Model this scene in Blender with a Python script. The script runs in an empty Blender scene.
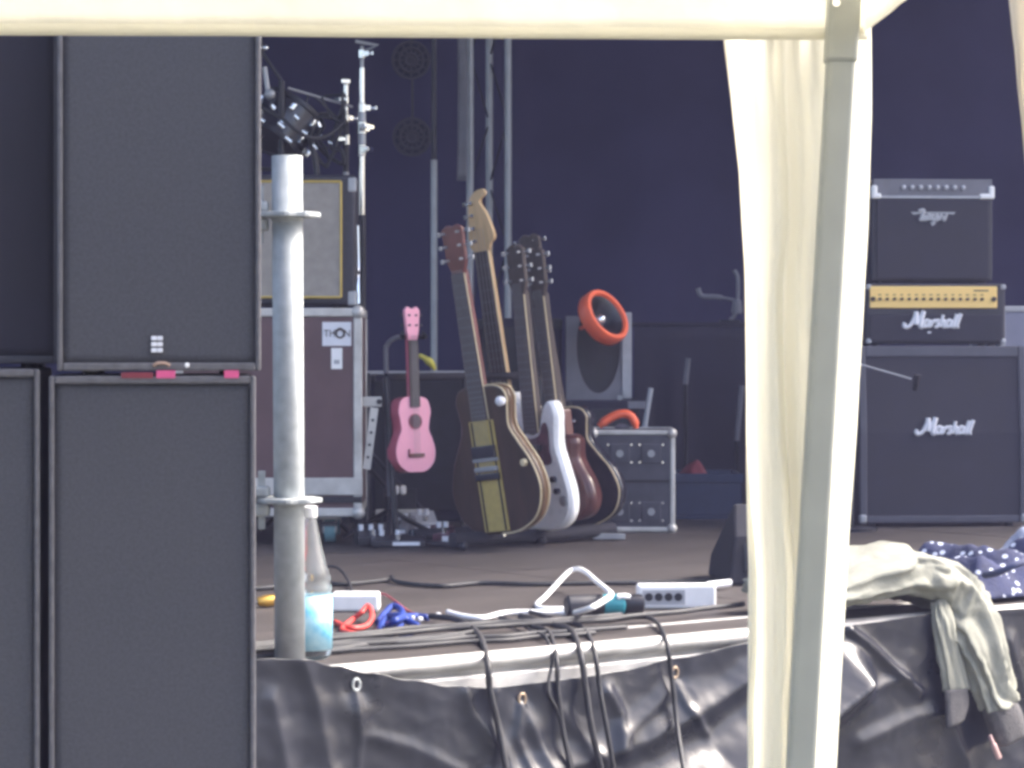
import bpy, bmesh, math, random
from mathutils import Vector, Matrix, noise
random.seed(7)
R = math.radians
PI = math.pi
sc = bpy.context.scene
C = sc.collection

# ------------------------------------------------------------------ camera
F = 2600.0                      # focal length in pixels of a 1024 wide picture
HZ = 344.0                      # row of the horizon
CAMZ = 1.6
DECK = 1.0                      # top of the stage
cam = bpy.data.cameras.new('camera')
cam.sensor_width = 36.0
cam.lens = 36.0 * F / 1024.0
cam.shift_y = -(384.0 - HZ) / 1024.0
cam.clip_start = 0.05
cam.clip_end = 500.0
camo = bpy.data.objects.new('camera', cam)
C.objects.link(camo)
camo.location = (0, 0, CAMZ)
camo.rotation_euler = (R(90), 0, 0)
sc.camera = camo

# ------------------------------------------------------------------ sky, sun, exposure
SUN_EL, SUN_AZ = R(46), R(70)          # azimuth clockwise from +Y
world = bpy.data.worlds.new('World')
sc.world = world
world.use_nodes = True
wn = world.node_tree
for n in list(wn.nodes):
    wn.nodes.remove(n)
sky = wn.nodes.new('ShaderNodeTexSky')
sky.sky_type = 'NISHITA'
sky.sun_disc = False
sky.sun_elevation = SUN_EL
sky.sun_rotation = SUN_AZ
sky.dust_density = 6.0
sky.air_density = 1.0
sky.ozone_density = 1.0
bg = wn.nodes.new('ShaderNodeBackground')
bg.inputs['Strength'].default_value = 0.15
wo = wn.nodes.new('ShaderNodeOutputWorld')
wn.links.new(sky.outputs[0], bg.inputs[0])
wn.links.new(bg.outputs[0], wo.inputs[0])
sun = bpy.data.lights.new('sun', 'SUN')
sun.energy = 2.2
sun.angle = R(20)
sun.color = (1.0, 0.97, 0.92)
suno = bpy.data.objects.new('sun', sun)
C.objects.link(suno)
sd = Vector((math.sin(SUN_AZ) * math.cos(SUN_EL), math.cos(SUN_AZ) * math.cos(SUN_EL), math.sin(SUN_EL)))
suno.rotation_euler = sd.to_track_quat('Z', 'Y').to_euler()
suno.location = (0, -3, 8)
sc.view_settings.view_transform = 'Standard'
sc.view_settings.look = 'None'
sc.view_settings.gamma = 1.0
sc.view_settings.exposure = 1.95
sc.render.engine = 'CYCLES'
sc.cycles.use_denoising = True
sc.cycles.pixel_filter_type = 'BLACKMAN_HARRIS'
sc.cycles.filter_width = 3.4
sc.cycles.max_bounces = 8

# ------------------------------------------------------------------ helpers
def P(x, y, d):
    """picture position at a measured distance -> world point"""
    return Vector(((x - 512) * d / F, d, CAMZ - (y - HZ) * d / F))
def FL(x, y, h=0.0):
    """picture position on a plane h above the deck"""
    return P(x, y, (CAMZ - DECK - h) * F / (y - HZ))

EU = Vector((0.796, 0.605, 0)).normalized()      # along the stage front
EV = Vector((-EU.y, EU.x, 0))                    # into the stage
E0 = Vector((-0.340, 4.86, DECK))
def ED(t, v=0.0, z=0.0):
    return E0 + EU * t + EV * v + Vector((0, 0, z))
def edge_th(x, y):
    """picture position on the stage's front plane -> (t along the edge, height over deck)"""
    k = (x - 512) / F
    t = (k * E0.y - E0.x) / (EU.x - EU.y * k)
    d = E0.y + EU.y * t
    return t, CAMZ - (y - HZ) * d / F - DECK

def mat(name, col, rough=0.6, metal=0.0, var=0.12, scale=25.0, bump=0.0, bscale=120.0, spec=0.5,
        transmission=0.0, alpha=1.0, col2=None, stretch=(1, 1, 1), coat=0.0):
    m = bpy.data.materials.new(name)
    m.use_nodes = True
    nt = m.node_tree
    b = nt.nodes['Principled BSDF']
    b.inputs['Roughness'].default_value = rough
    b.inputs['Metallic'].default_value = metal
    b.inputs['Specular IOR Level'].default_value = spec
    b.inputs['Transmission Weight'].default_value = transmission
    b.inputs['Coat Weight'].default_value = coat
    b.inputs['Alpha'].default_value = alpha
    tc = nt.nodes.new('ShaderNodeTexCoord')
    mp = nt.nodes.new('ShaderNodeMapping')
    mp.inputs['Scale'].default_value = stretch
    nt.links.new(tc.outputs['Object'], mp.inputs[0])
    nz = nt.nodes.new('ShaderNodeTexNoise')
    nz.inputs['Scale'].default_value = scale
    nz.inputs['Detail'].default_value = 5
    nt.links.new(mp.outputs[0], nz.inputs['Vector'])
    rp = nt.nodes.new('ShaderNodeValToRGB')
    a = [max(0, c * (1 - var)) for c in col]
    z = [min(1, c * (1 + var)) for c in col] if col2 is None else col2
    rp.color_ramp.elements[0].color = (*a, 1)
    rp.color_ramp.elements[1].color = (*z, 1)
    rp.color_ramp.elements[0].position = 0.3
    rp.color_ramp.elements[1].position = 0.7
    nt.links.new(nz.outputs['Fac'], rp.inputs[0])
    nt.links.new(rp.outputs[0], b.inputs['Base Color'])
    # slightly uneven gloss
    mr = nt.nodes.new('ShaderNodeMapRange')
    mr.inputs['To Min'].default_value = max(0.02, rough * 0.82)
    mr.inputs['To Max'].default_value = min(1.0, rough * 1.18)
    nt.links.new(nz.outputs['Fac'], mr.inputs['Value'])
    nt.links.new(mr.outputs[0], b.inputs['Roughness'])
    if bump > 0:
        n2 = nt.nodes.new('ShaderNodeTexNoise')
        n2.inputs['Scale'].default_value = bscale
        n2.inputs['Detail'].default_value = 3
        nt.links.new(mp.outputs[0], n2.inputs['Vector'])
        bp = nt.nodes.new('ShaderNodeBump')
        bp.inputs['Strength'].default_value = bump
        bp.inputs['Distance'].default_value = 0.01
        nt.links.new(n2.outputs['Fac'], bp.inputs['Height'])
        nt.links.new(bp.outputs[0], b.inputs['Normal'])
    return m

def fabric(name, col, trans=0.5, var=0.06, scale=6.0):
    """thin cloth that lets light through"""
    m = bpy.data.materials.new(name)
    m.use_nodes = True
    nt = m.node_tree
    for n in list(nt.nodes):
        nt.nodes.remove(n)
    out = nt.nodes.new('ShaderNodeOutputMaterial')
    df = nt.nodes.new('ShaderNodeBsdfDiffuse')
    tr = nt.nodes.new('ShaderNodeBsdfTranslucent')
    mx = nt.nodes.new('ShaderNodeMixShader')
    mx.inputs[0].default_value = trans
    tc = nt.nodes.new('ShaderNodeTexCoord')
    nz = nt.nodes.new('ShaderNodeTexNoise')
    nz.inputs['Scale'].default_value = scale
    nz.inputs['Detail'].default_value = 6
    nt.links.new(tc.outputs['Object'], nz.inputs['Vector'])
    rp = nt.nodes.new('ShaderNodeValToRGB')
    rp.color_ramp.elements[0].color = (*[c * (1 - var) for c in col], 1)
    rp.color_ramp.elements[1].color = (*[min(1, c * (1 + var)) for c in col], 1)
    nt.links.new(nz.outputs['Fac'], rp.inputs[0])
    n2 = nt.nodes.new('ShaderNodeTexNoise')
    n2.inputs['Scale'].default_value = 30
    nt.links.new(tc.outputs['Object'], n2.inputs['Vector'])
    bp = nt.nodes.new('ShaderNodeBump')
    bp.inputs['Strength'].default_value = 0.3
    bp.inputs['Distance'].default_value = 0.01
    nt.links.new(n2.outputs['Fac'], bp.inputs['Height'])
    for s in (df, tr):
        nt.links.new(rp.outputs[0], s.inputs['Color'])
        nt.links.new(bp.outputs[0], s.inputs['Normal'])
    nt.links.new(df.outputs[0], mx.inputs[1])
    nt.links.new(tr.outputs[0], mx.inputs[2])
    nt.links.new(mx.outputs[0], out.inputs[0])
    return m

def on_edge(x, y, out):
    """a point out metres in front of the stage edge plane"""
    t, h = edge_th(x, y)
    k = (x - 512) / F
    e0 = E0 - EV * out
    t = (k * e0.y - e0.x) / (EU.x - EU.y * k)
    d = e0.y + EU.y * t
    return P(x, y, d)

class MB:
    """collects shapes for ONE mesh object"""
    def __init__(s):
        s.v, s.f = [], []
    def add(s, vs, fs):
        o = len(s.v)
        s.v += [tuple(v) for v in vs]
        s.f += [tuple(i + o for i in f) for f in fs]
        return s
    def box(s, c, size, rot=None):
        hx, hy, hz = [q / 2 for q in size]
        vs = [Vector((x, y, z)) for x in (-hx, hx) for y in (-hy, hy) for z in (-hz, hz)]
        if rot is not None:
            vs = [rot @ v for v in vs]
        vs = [v + Vector(c) for v in vs]
        return s.add(vs, [(0, 1, 3, 2), (4, 6, 7, 5), (0, 4, 5, 1), (2, 3, 7, 6), (0, 2, 6, 4), (1, 5, 7, 3)])
    def box2(s, a, b):
        return s.box([(p + q) / 2 for p, q in zip(a, b)], [abs(q - p) for p, q in zip(a, b)])
    def tube(s, pts, r, n=10, caps=True):
        pts = [Vector(p) for p in pts]
        rs = r if isinstance(r, (list, tuple)) else [r] * len(pts)
        rings, up = [], None
        for i, p in enumerate(pts):
            d = (pts[min(i + 1, len(pts) - 1)] - pts[max(i - 1, 0)])
            if d.length < 1e-9:
                d = Vector((0, 0, 1))
            d.normalize()
            if up is None:
                up = d.orthogonal().normalized()
            up = (up - d * up.dot(d))
            if up.length < 1e-6:
                up = d.orthogonal()
            up.normalize()
            q = d.cross(up)
            rings.append([p + (up * math.cos(2 * PI * k / n) + q * math.sin(2 * PI * k / n)) * rs[i] for k in range(n)])
        vs = [v for rg in rings for v in rg]
        fs = []
        for i in range(len(pts) - 1):
            for k in range(n):
                a, b = i * n + k, i * n + (k + 1) % n
                fs.append((a, b, b + n, a + n))
        if caps:
            fs.append(tuple(reversed(range(n))))
            fs.append(tuple((len(pts) - 1) * n + k for k in range(n)))
        return s.add(vs, fs)
    def cyl(s, a, b, r, n=16, r2=None):
        return s.tube([a, b], [r, r if r2 is None else r2], n)
    def lathe(s, prof, c=(0, 0, 0), n=24, rot=None):
        """prof: (radius, z) pairs"""
        vs, fs = [], []
        for r, z in prof:
            for k in range(n):
                v = Vector((r * math.cos(2 * PI * k / n), r * math.sin(2 * PI * k / n), z))
                if rot is not None:
                    v = rot @ v
                vs.append(v + Vector(c))
        for i in range(len(prof) - 1):
            for k in range(n):
                a, b = i * n + k, i * n + (k + 1) % n
                fs.append((a, b, b + n, a + n))
        fs.append(tuple(reversed(range(n))))
        fs.append(tuple((len(prof) - 1) * n + k for k in range(n)))
        return s.add(vs, fs)
    def prism(s, poly, y0, y1):
        """poly in (x, z), extruded along y"""
        n = len(poly)
        vs = [(x, y0, z) for x, z in poly] + [(x, y1, z) for x, z in poly]
        fs = [tuple(range(n)), tuple(reversed(range(n, 2 * n)))]
        fs += [(k, k + n, (k + 1) % n + n, (k + 1) % n) for k in range(n)]
        return s.add(vs, fs)
    def grid(s, fn, nu, nv):
        vs = [fn(i / nu, j / nv) for j in range(nv + 1) for i in range(nu + 1)]
        fs = [(j * (nu + 1) + i, j * (nu + 1) + i + 1, (j + 1) * (nu + 1) + i + 1, (j + 1) * (nu + 1) + i)
              for j in range(nv) for i in range(nu)]
        return s.add(vs, fs)
    def build(s, name, m, parent=None, smooth=False, bevel=0.0, solid=0.0, sub=0, segs=2):
        me = bpy.data.meshes.new(name)
        me.from_pydata(s.v, [], s.f)
        bm = bmesh.new()
        bm.from_mesh(me)
        bmesh.ops.recalc_face_normals(bm, faces=bm.faces)
        bm.to_mesh(me)
        bm.free()
        if smooth:
            for p in me.polygons:
                p.use_smooth = True
            if smooth != 'all':
                me.set_sharp_from_angle(angle=R(40))
        me.materials.append(m)
        o = bpy.data.objects.new(name, me)
        C.objects.link(o)
        if parent is not None:
            o.parent = parent
        if solid:
            q = o.modifiers.new('solid', 'SOLIDIFY'); q.thickness = solid; q.offset = 0
        if bevel:
            q = o.modifiers.new('bevel', 'BEVEL'); q.width = bevel; q.segments = segs
            q.limit_method = 'ANGLE'; q.angle_limit = R(40)
        if sub:
            q = o.modifiers.new('sub', 'SUBSURF'); q.levels = sub; q.render_levels = sub
        return o

def tag(o, label, cat, group=None):
    o['label'] = label
    o['category'] = cat
    if group:
        o['group'] = group
    return o
def thing(name, label, cat, loc=(0, 0, 0), rz=0.0, group=None):
    o = bpy.data.objects.new(name, None)
    C.objects.link(o)
    o.empty_display_size = 0.05
    o.location = loc
    o.rotation_euler = (0, 0, rz)
    return tag(o, label, cat, group)
def struct(o):
    o['kind'] = 'structure'
    return o
def crom(pts, k=8, closed=False):
    """smooth curve through points"""
    pts = [Vector(p) for p in pts]
    n = len(pts)
    out = []
    for i in range(n if closed else n - 1):
        if closed:
            a, b, c, d = pts[(i - 1) % n], pts[i], pts[(i + 1) % n], pts[(i + 2) % n]
        else:
            a, b, c, d = pts[max(i - 1, 0)], pts[i], pts[i + 1], pts[min(i + 2, n - 1)]
        for q in range(k):
            t = q / k
            out.append(0.5 * ((2 * b) + (c - a) * t + (2 * a - 5 * b + 4 * c - d) * t * t + (3 * b - a - 3 * c + d) * t ** 3))
    if not closed:
        out.append(pts[-1])
    return out
def fbm(x, y, z=0.0):
    return noise.fractal(Vector((x, y, z)), 1.0, 2.0, 4)
def text_mesh(name, txt, size, m, parent, loc, depth=0.0008, sx=1.0):
    cu = bpy.data.curves.new(name, 'FONT')
    cu.body = txt
    cu.size = size
    cu.extrude = depth
    cu.align_x = 'CENTER'
    cu.align_y = 'CENTER'
    to = bpy.data.objects.new(name, cu)
    C.objects.link(to)
    dg = bpy.context.evaluated_depsgraph_get()
    me = bpy.data.meshes.new_from_object(to.evaluated_get(dg))
    bpy.data.objects.remove(to)
    me.materials.clear()
    me.materials.append(m)
    o = bpy.data.objects.new(name, me)
    C.objects.link(o)
    o.parent = parent
    o.location = loc
    o.rotation_euler = (R(90), 0, 0)
    o.scale = (sx, 1, 1)
    return o

# ------------------------------------------------------------------ materials
M = {}
M['ground'] = mat('ground', (0.10, 0.10, 0.085), 0.95, var=0.35, scale=3, bump=0.5, bscale=30)
M['deck'] = mat('deck_plywood', (0.050, 0.042, 0.041), 0.62, var=0.32, scale=5, bump=0.15, bscale=60, stretch=(0.35, 3.0, 1))
M['alu'] = mat('mill_aluminium', (0.58, 0.565, 0.55), 0.5, 0.4, var=0.22, scale=14, bump=0.04)
M['galv'] = mat('galvanised_steel', (0.40, 0.425, 0.435), 0.6, 0.2, var=0.16, scale=40, bump=0.05, bscale=200)
M['chrome'] = mat('chrome', (0.86, 0.87, 0.90), 0.16, 1.0, var=0.03)
M['steel_grey'] = mat('dull_truss_aluminium', (0.36, 0.37, 0.40), 0.5, 0.5, var=0.12, scale=15)
M['black'] = mat('black_paint', (0.016, 0.016, 0.024), 0.5, var=0.25, bump=0.05)
M['black_metal'] = mat('black_metal', (0.022, 0.022, 0.030), 0.38, 0.3, var=0.2)
M['foam'] = mat('black_foam', (0.016, 0.016, 0.025), 0.9, var=0.3, bump=0.3, bscale=300)
M['tolex'] = mat('black_vinyl', (0.028, 0.028, 0.040), 0.5, var=0.18, scale=60, bump=0.25, bscale=500)
M['piping'] = mat('grey_piping', (0.066, 0.066, 0.090), 0.5, var=0.1)
M['grille'] = mat('dark_speaker_cloth', (0.029, 0.029, 0.045), 0.85, var=0.14, scale=9, bump=0.35, bscale=900)
M['pa_grille'] = mat('pa_foam_grille', (0.062, 0.063, 0.077), 0.9, var=0.2, scale=200, bump=0.2, bscale=900)
M['pa_grille2'] = mat('pa_foam_grille_dark', (0.030, 0.028, 0.042), 0.9, var=0.16, scale=5, bump=0.5, bscale=700)  # darker foam, for the set-back speaker and the bass cabinet
M['pa_rim'] = mat('pa_cabinet_rim', (0.105, 0.102, 0.114), 0.55, var=0.2, scale=60, bump=0.2, bscale=400)
M['pa_box'] = mat('pa_cabinet_paint', (0.045, 0.043, 0.055), 0.6, var=0.2, bump=0.2, bscale=400)
M['white'] = mat('white_plastic', (0.86, 0.86, 0.88), 0.4, var=0.04)
M['offwhite'] = mat('white_print', (0.72, 0.73, 0.80), 0.5, var=0.05)
M['silvercloth'] = mat('silver_grille_cloth', (0.32, 0.295, 0.27), 0.8, var=0.12, scale=30, bump=0.4, bscale=700)
M['gold'] = mat('gold_trim', (0.55, 0.40, 0.10), 0.45, 0.2, var=0.1)
M['panel_brown'] = mat('brown_laminate', (0.115, 0.066, 0.072), 0.45, var=0.14, scale=8, bump=0.1, bscale=300)
M['case_black'] = mat('black_laminate', (0.055, 0.055, 0.075), 0.5, var=0.2, scale=20)
M['pink'] = mat('pink_paint', (0.90, 0.40, 0.53), 0.4, var=0.05, scale=8)
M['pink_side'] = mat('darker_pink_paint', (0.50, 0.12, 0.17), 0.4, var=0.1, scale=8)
M['rosewood'] = mat('rosewood', (0.066, 0.050, 0.047), 0.6, var=0.25, scale=30, stretch=(6, 6, 0.6))
M['maple'] = mat('maple', (0.60, 0.41, 0.22), 0.4, var=0.15, scale=14, stretch=(5, 5, 0.6))
M['cream'] = mat('cream_binding', (0.68, 0.56, 0.36), 0.4, var=0.08)
M['brown_guitar'] = mat('walnut_finish', (0.044, 0.022, 0.015), 0.3, var=0.35, scale=10, stretch=(3, 3, 0.5), coat=0.25)
M['brown_side'] = mat('walnut_side', (0.095, 0.055, 0.030), 0.35, var=0.25, scale=10)
M['stripe'] = mat('yellow_stripe', (0.46, 0.34, 0.10), 0.6, var=0.10, scale=40)
M['red_wood'] = mat('cherry_finish', (0.13, 0.036, 0.034), 0.3, var=0.25, scale=14, coat=0.3)
M['white_lac'] = mat('white_lacquer', (0.86, 0.87, 0.90), 0.28, var=0.04, coat=0.3)
M['tort'] = mat('tortoise_guard', (0.085, 0.028, 0.045), 0.3, var=0.5, scale=35)
M['black_lac'] = mat('black_lacquer', (0.022, 0.022, 0.034), 0.22, var=0.2, coat=0.3)
M['orange'] = mat('orange_plastic', (0.94, 0.155, 0.065), 0.45, var=0.07)
M['grey_paint'] = mat('grey_paint', (0.155, 0.155, 0.185), 0.6, var=0.15, scale=12)
M['light_grey'] = mat('light_grey_paint', (0.40, 0.41, 0.45), 0.5, var=0.1)
M['blue_plastic'] = mat('blue_plastic', (0.012, 0.026, 0.075), 0.5, var=0.15)
M['blue_cable'] = mat('blue_rubber', (0.012, 0.038, 0.230), 0.5, var=0.15)
M['red_cable'] = mat('red_rubber', (0.62, 0.07, 0.06), 0.5, var=0.15)
M['red_cloth'] = mat('red_cloth', (0.20, 0.035, 0.05), 0.9, var=0.2)
M['teal'] = mat('teal_plastic', (0.03, 0.24, 0.30), 0.35, var=0.2, scale=40)
M['rubber'] = mat('cable_rubber', (0.024, 0.024, 0.029), 0.6, var=0.3, scale=40)
M['rubber_grey'] = mat('grey_rubber', (0.30, 0.30, 0.32), 0.55, var=0.1)
M['brass'] = mat('gold_connector', (0.75, 0.45, 0.10), 0.3, 0.8, var=0.08)
M['goldpanel'] = mat('brushed_gold', (0.90, 0.62, 0.22), 0.42, 0.15, var=0.05, scale=60, stretch=(0.2, 1, 6))
M['dark_print'] = mat('dark_print', (0.05, 0.035, 0.03), 0.5, var=0.1)
M['pinktape'] = mat('pink_tape', (0.65, 0.09, 0.24), 0.6, var=0.1)
M['tanwood'] = mat('worn_handle_edge', (0.40, 0.27, 0.21), 0.6, var=0.2)
M['yellow'] = mat('yellow_plastic', (0.70, 0.62, 0.10), 0.5, var=0.1)
M['backdrop'] = mat('glare_lifted_molton', (0.041, 0.039, 0.090), 0.95, var=0.14, scale=2.5, bump=0.3, bscale=300, spec=0.1)  # black cloth, with the bluish lift of lens glare put into its colour
M['riser'] = mat('dark_riser_cloth', (0.018, 0.017, 0.036), 0.9, var=0.2, scale=5)
M['tarp'] = mat('black_tarpaulin', (0.016, 0.018, 0.028), 0.29, var=0.3, scale=6, bump=0.07, bscale=20, spec=0.5)
M['jacket'] = mat('sage_cotton', (0.255, 0.255, 0.215), 0.85, var=0.08, scale=18, bump=0.25, bscale=45)
M['lining'] = mat('grey_lining', (0.27, 0.28, 0.255), 0.85, var=0.12, scale=14, bump=0.3, bscale=200)
M['cuff'] = mat('knitted_cuff', (0.105, 0.100, 0.105), 0.9, var=0.2, scale=60, bump=0.6, bscale=300)
M['palecloth'] = mat('pale_blue_cloth', (0.30, 0.33, 0.44), 0.85, var=0.15, scale=10, bump=0.3, bscale=100)
M['jeans'] = mat('navy_strap', (0.05, 0.06, 0.13), 0.85, var=0.2)
M['tent'] = fabric('tent_fabric', (0.92, 0.905, 0.835), 0.62)
M['tent2'] = fabric('far_curtain_fabric', (0.74, 0.68, 0.57), 0.35)
M['tent_pole'] = mat('grey_powder_coat', (0.28, 0.29, 0.265), 0.5, var=0.06, scale=20)
M['glass_lens'] = mat('lamp_lens', (0.06, 0.06, 0.08), 0.12, 0.6, var=0.2)
M['label_blue'] = mat('bottle_label', (0.10, 0.52, 0.78), 0.45, var=0.15, scale=28, col2=(0.55, 0.82, 0.92))
M['pet'] = mat('clear_bottle_plastic', (0.88, 0.93, 0.95), 0.14, transmission=0.92, var=0.03)
M['fan'] = mat('dark_fan_wire', (0.032, 0.031, 0.046), 0.7)
M['old_brass'] = mat('tarnished_brass', (0.36, 0.27, 0.19), 0.5, 0.4, var=0.3, scale=200)
M['red_dark'] = mat('dark_cherry_finish', (0.085, 0.030, 0.030), 0.3, var=0.3, scale=14, coat=0.3)
M['castor'] = mat('blue_castor', (0.16, 0.30, 0.34), 0.5, var=0.1)

def dots_material():
    m = mat('navy_dotted_cotton', (0.018, 0.024, 0.075), 0.9, var=0.25, bump=0.3, bscale=150)
    nt = m.node_tree
    b = nt.nodes['Principled BSDF']
    base = b.inputs['Base Color'].links[0].from_socket
    tc = nt.nodes.new('ShaderNodeTexCoord')
    vo = nt.nodes.new('ShaderNodeTexVoronoi')
    vo.inputs['Scale'].default_value = 38
    vo.inputs['Randomness'].default_value = 0.75
    nt.links.new(tc.outputs['Object'], vo.inputs['Vector'])
    lt = nt.nodes.new('ShaderNodeMath'); lt.operation = 'LESS_THAN'; lt.inputs[1].default_value = 0.27
    nt.links.new(vo.outputs['Distance'], lt.inputs[0])
    mx = nt.nodes.new('ShaderNodeMix'); mx.data_type = 'RGBA'
    nt.links.new(lt.outputs[0], mx.inputs['Factor'])
    nt.links.new(base, mx.inputs['A'])
    mx.inputs['B'].default_value = (0.50, 0.54, 0.66, 1)
    nt.links.new(mx.outputs['Result'], b.inputs['Base Color'])
    return m
M['dots'] = dots_material()

# ------------------------------------------------------------------ ground and stage
gr = MB().grid(lambda u, v: ((u - 0.5) * 400, (v - 0.5) * 400, 0.0), 8, 8).build('ground', M['ground'])
struct(gr)
EROT = Matrix.Rotation(math.atan2(EU.y, EU.x), 3, 'Z')
deck_root = bpy.data.objects.new('stage_floor', None)
C.objects.link(deck_root)
deck_root.location = E0
deck_root.rotation_euler = (0, 0, math.atan2(EU.y, EU.x))
struct(deck_root)
# local frame of the stage: x along the front, y into the stage, z = 0 at the deck's top
T0, T1, VD = -0.55, 9.0, 9.0
MB().box2((T0, 0.04, -0.95), (T1, VD, -0.10)).build('substructure', M['black'], deck_root)
MB().box2((T0, 0.012, -0.099), (T1, VD, -0.022)).build('deck_frame', M['alu'], deck_root)
pw, pd = 2.0, 1.0
pj = 0
x = T0
while x < T1:
    v = 0.165
    row = 0
    x1 = min(x + pw, T1)
    # narrow front strip, then full decks
    MB().box2((x + 0.002, 0.006, -0.021), (x1 - 0.002, 0.145, 0.0)).build('deck_panel', M['deck'], deck_root, bevel=0.002)
    while v < VD:
        v1 = min(v + pd, VD)
        dz = random.uniform(-0.0015, 0.0)
        MB().box2((x + 0.002, v + 0.002, -0.021), (x1 - 0.002, v1 - 0.002, dz)).build('deck_panel', M['deck'], deck_root, bevel=0.002)
        v = v1
    x = x1
MB().box2((T0, 0.1475, -0.021), (T1, 0.1635, 0.002)).build('joint_strip', M['alu'], deck_root, bevel=0.001)
MB().tube([(T0, -0.004, -0.016), (T1, -0.004, -0.016)], 0.0165, 12).build('edge_profile', M['alu'], deck_root, smooth=True)
MB().box2((T0, -0.010, -0.099), (T1, 0.011, -0.042)).build('edge_profile', M['alu'], deck_root, bevel=0.006)

# unseen roof above the picture, added so the stage is lit from the front
MB().grid(lambda u, v: tuple(ED(-2.0 + u * 12.0, 0.5 + v * 10.0, 3.6 + 0.5 * v)), 6, 6).build('unseen_stage_roof', M['black'], solid=0.03)['kind'] = 'structure'

# backdrop: heavy cloth in soft folds closing the back and the far side
def backdrop_fn(u, v):
    x = -7.0 + u * 16.0
    y = 11.6 + 0.035 * math.sin(x * 6.1 + 1.6 * math.sin(x * 1.7)) + 0.012 * math.sin(x * 15.0 + 2 * math.sin(x * 2.9)) - max(0, x - 2.5) * 0.42
    z = DECK + 0.01 + v * 4.3
    return (x, y + 0.05 * fbm(x * 0.8, z * 0.5), z)
tag(MB().grid(backdrop_fn, 420, 14).build('backdrop_curtain', M['backdrop'], smooth='all', solid=0.004),
    'black cloth backdrop with bluish glare in its colour, hanging across the back of the stage', 'curtain')

# ------------------------------------------------------------------ loudspeaker stacks on the left
def pa_cab(label, loc, w, h, dep, rz, grille, rim=True, logo=False, handle=True, bumps=True):
    t = thing('loudspeaker', label, 'loudspeaker', loc, rz, 'loudspeaker stacks beside the stage')
    MB().box2((0, 0.012, 0.008), (w, dep, h)).build('cabinet', M['pa_box'], t, bevel=0.006)
    rw = 0.0085
    r = MB()
    r.box2((0, -0.004, 0.008), (rw, 0.0115, h)).box2((w - rw, -0.004, 0.008), (w, 0.0115, h))
    r.box2((rw, -0.004, 0.008), (w - rw, 0.0115, 0.008 + rw * 1.5)).box2((rw, -0.004, h - rw * 1.5), (w - rw, 0.0115, h))
    r.build('front_rim', M['pa_rim'] if rim else M['pa_box'], t, bevel=0.003)
    def gf(u, v):
        px, pz = rw + u * (w - 2 * rw), 0.008 + rw * 1.5 + v * (h - 0.008 - 3 * rw)
        return (px, 0.006 - 0.0005 * fbm(px * 6, pz * 6, w), pz)
    MB().grid(gf, 24, 48).build('grille', grille, t, smooth='all', solid=0.003)
    for fx in (0.05, w - 0.05):
        for fy in (0.05, dep - 0.05):
            MB().cyl((fx, fy, 0.0), (fx, fy, 0.012), 0.014, 12).build('rubber_foot', M['black'], t)
    if logo:
        g = MB().box((0, 0, 0), (0.021, 0.002, 0.030)).build('logo_plate', M['pa_box'], t)
        g.location = (w * 0.487, 0.002, 0.050)
        for k in range(3):
            for s in (-1, 1):
                MB().box((s * 0.0047, -0.0018, (1 - k) * 0.0095), (0.0088, 0.002, 0.0068)).build('logo_bar', M['offwhite'], g, bevel=0.001)
    if handle:
        MB().tube(crom([(w * 0.47, -0.0055, 0.016), (w * 0.49, -0.0075, 0.020), (w * 0.53, -0.0075, 0.020), (w * 0.55, -0.0055, 0.016)], 4), 0.0026, 8).build('badge', M['tanwood'], t, smooth=True)
        MB().lathe([(0.0005, 0), (0.004, 0.0005), (0.004, 0.002), (0.0005, 0.003)], (w * 0.635, -0.005, 0.017), 12, Matrix.Rotation(R(90), 3, 'X')).build('screw_cap', M['white'], t)
    return t
YAW = R(7)
D_PA = 4.10
ux, uy = math.cos(YAW), math.sin(YAW)
a = P(57, 370, D_PA)
b = P(49, 376, D_PA)
sub_top = 0.78
sub = thing('bass_speaker', 'wide black bass speaker under the loudspeaker stacks', 'loudspeaker', (b.x - 0.42, D_PA - 0.02 - 0.42 * uy, 0.0), YAW)
MB().box2((0, 0.012, 0.0), (0.78, 0.40, sub_top)).build('cabinet', M['pa_box'], sub, bevel=0.008)
MB().box2((0.02, 0.0, 0.03), (0.76, 0.011, sub_top - 0.03)).build('grille', M['pa_grille2'], sub, bevel=0.004)
low_top = b.z
pa_cab('tall dark grey loudspeaker under the one with the small white logo', (b.x, D_PA, sub_top), 0.3245, low_top - sub_top, 0.36, YAW, M['pa_grille'], handle=False)
up = pa_cab('tall dark grey loudspeaker with small white striped logo near its lower edge', (a.x, D_PA + 0.002, low_top), 0.320, 0.70, 0.36, YAW, M['pa_grille'], logo=True)
bl = b - Vector((ux, uy, 0)) * (0.335 + 0.0015) - Vector((0.0, 0.0, 0))
lt = P(20, 369, D_PA).z
pa_cab('dark grey loudspeaker at the left picture edge, lower one of its stack', (bl.x - 0.0, D_PA - 0.04, sub_top), 0.322, lt - sub_top, 0.36, YAW, M['pa_grille'], handle=False)
pa_cab('almost black loudspeaker at the upper left, set back beside the logo speaker', (a.x - 0.335 * ux - 0.004, D_PA + 0.03, lt), 0.330, 0.69, 0.32, YAW, M['pa_grille2'], rim=False, handle=False)
# bits of pink tape in the slot between the two cabinets
for (w0, w1) in ((0.155, 0.185), (0.262, 0.285), (0.10, 0.15)):
    o = MB().box2((w0, -0.0062, -0.0035), (w1, -0.0042, 0.0055 if w1 < 0.16 else 0.0085)).build('tape_strip', M['pinktape'] if w1 > 0.16 else M['red_cloth'], up)

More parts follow.
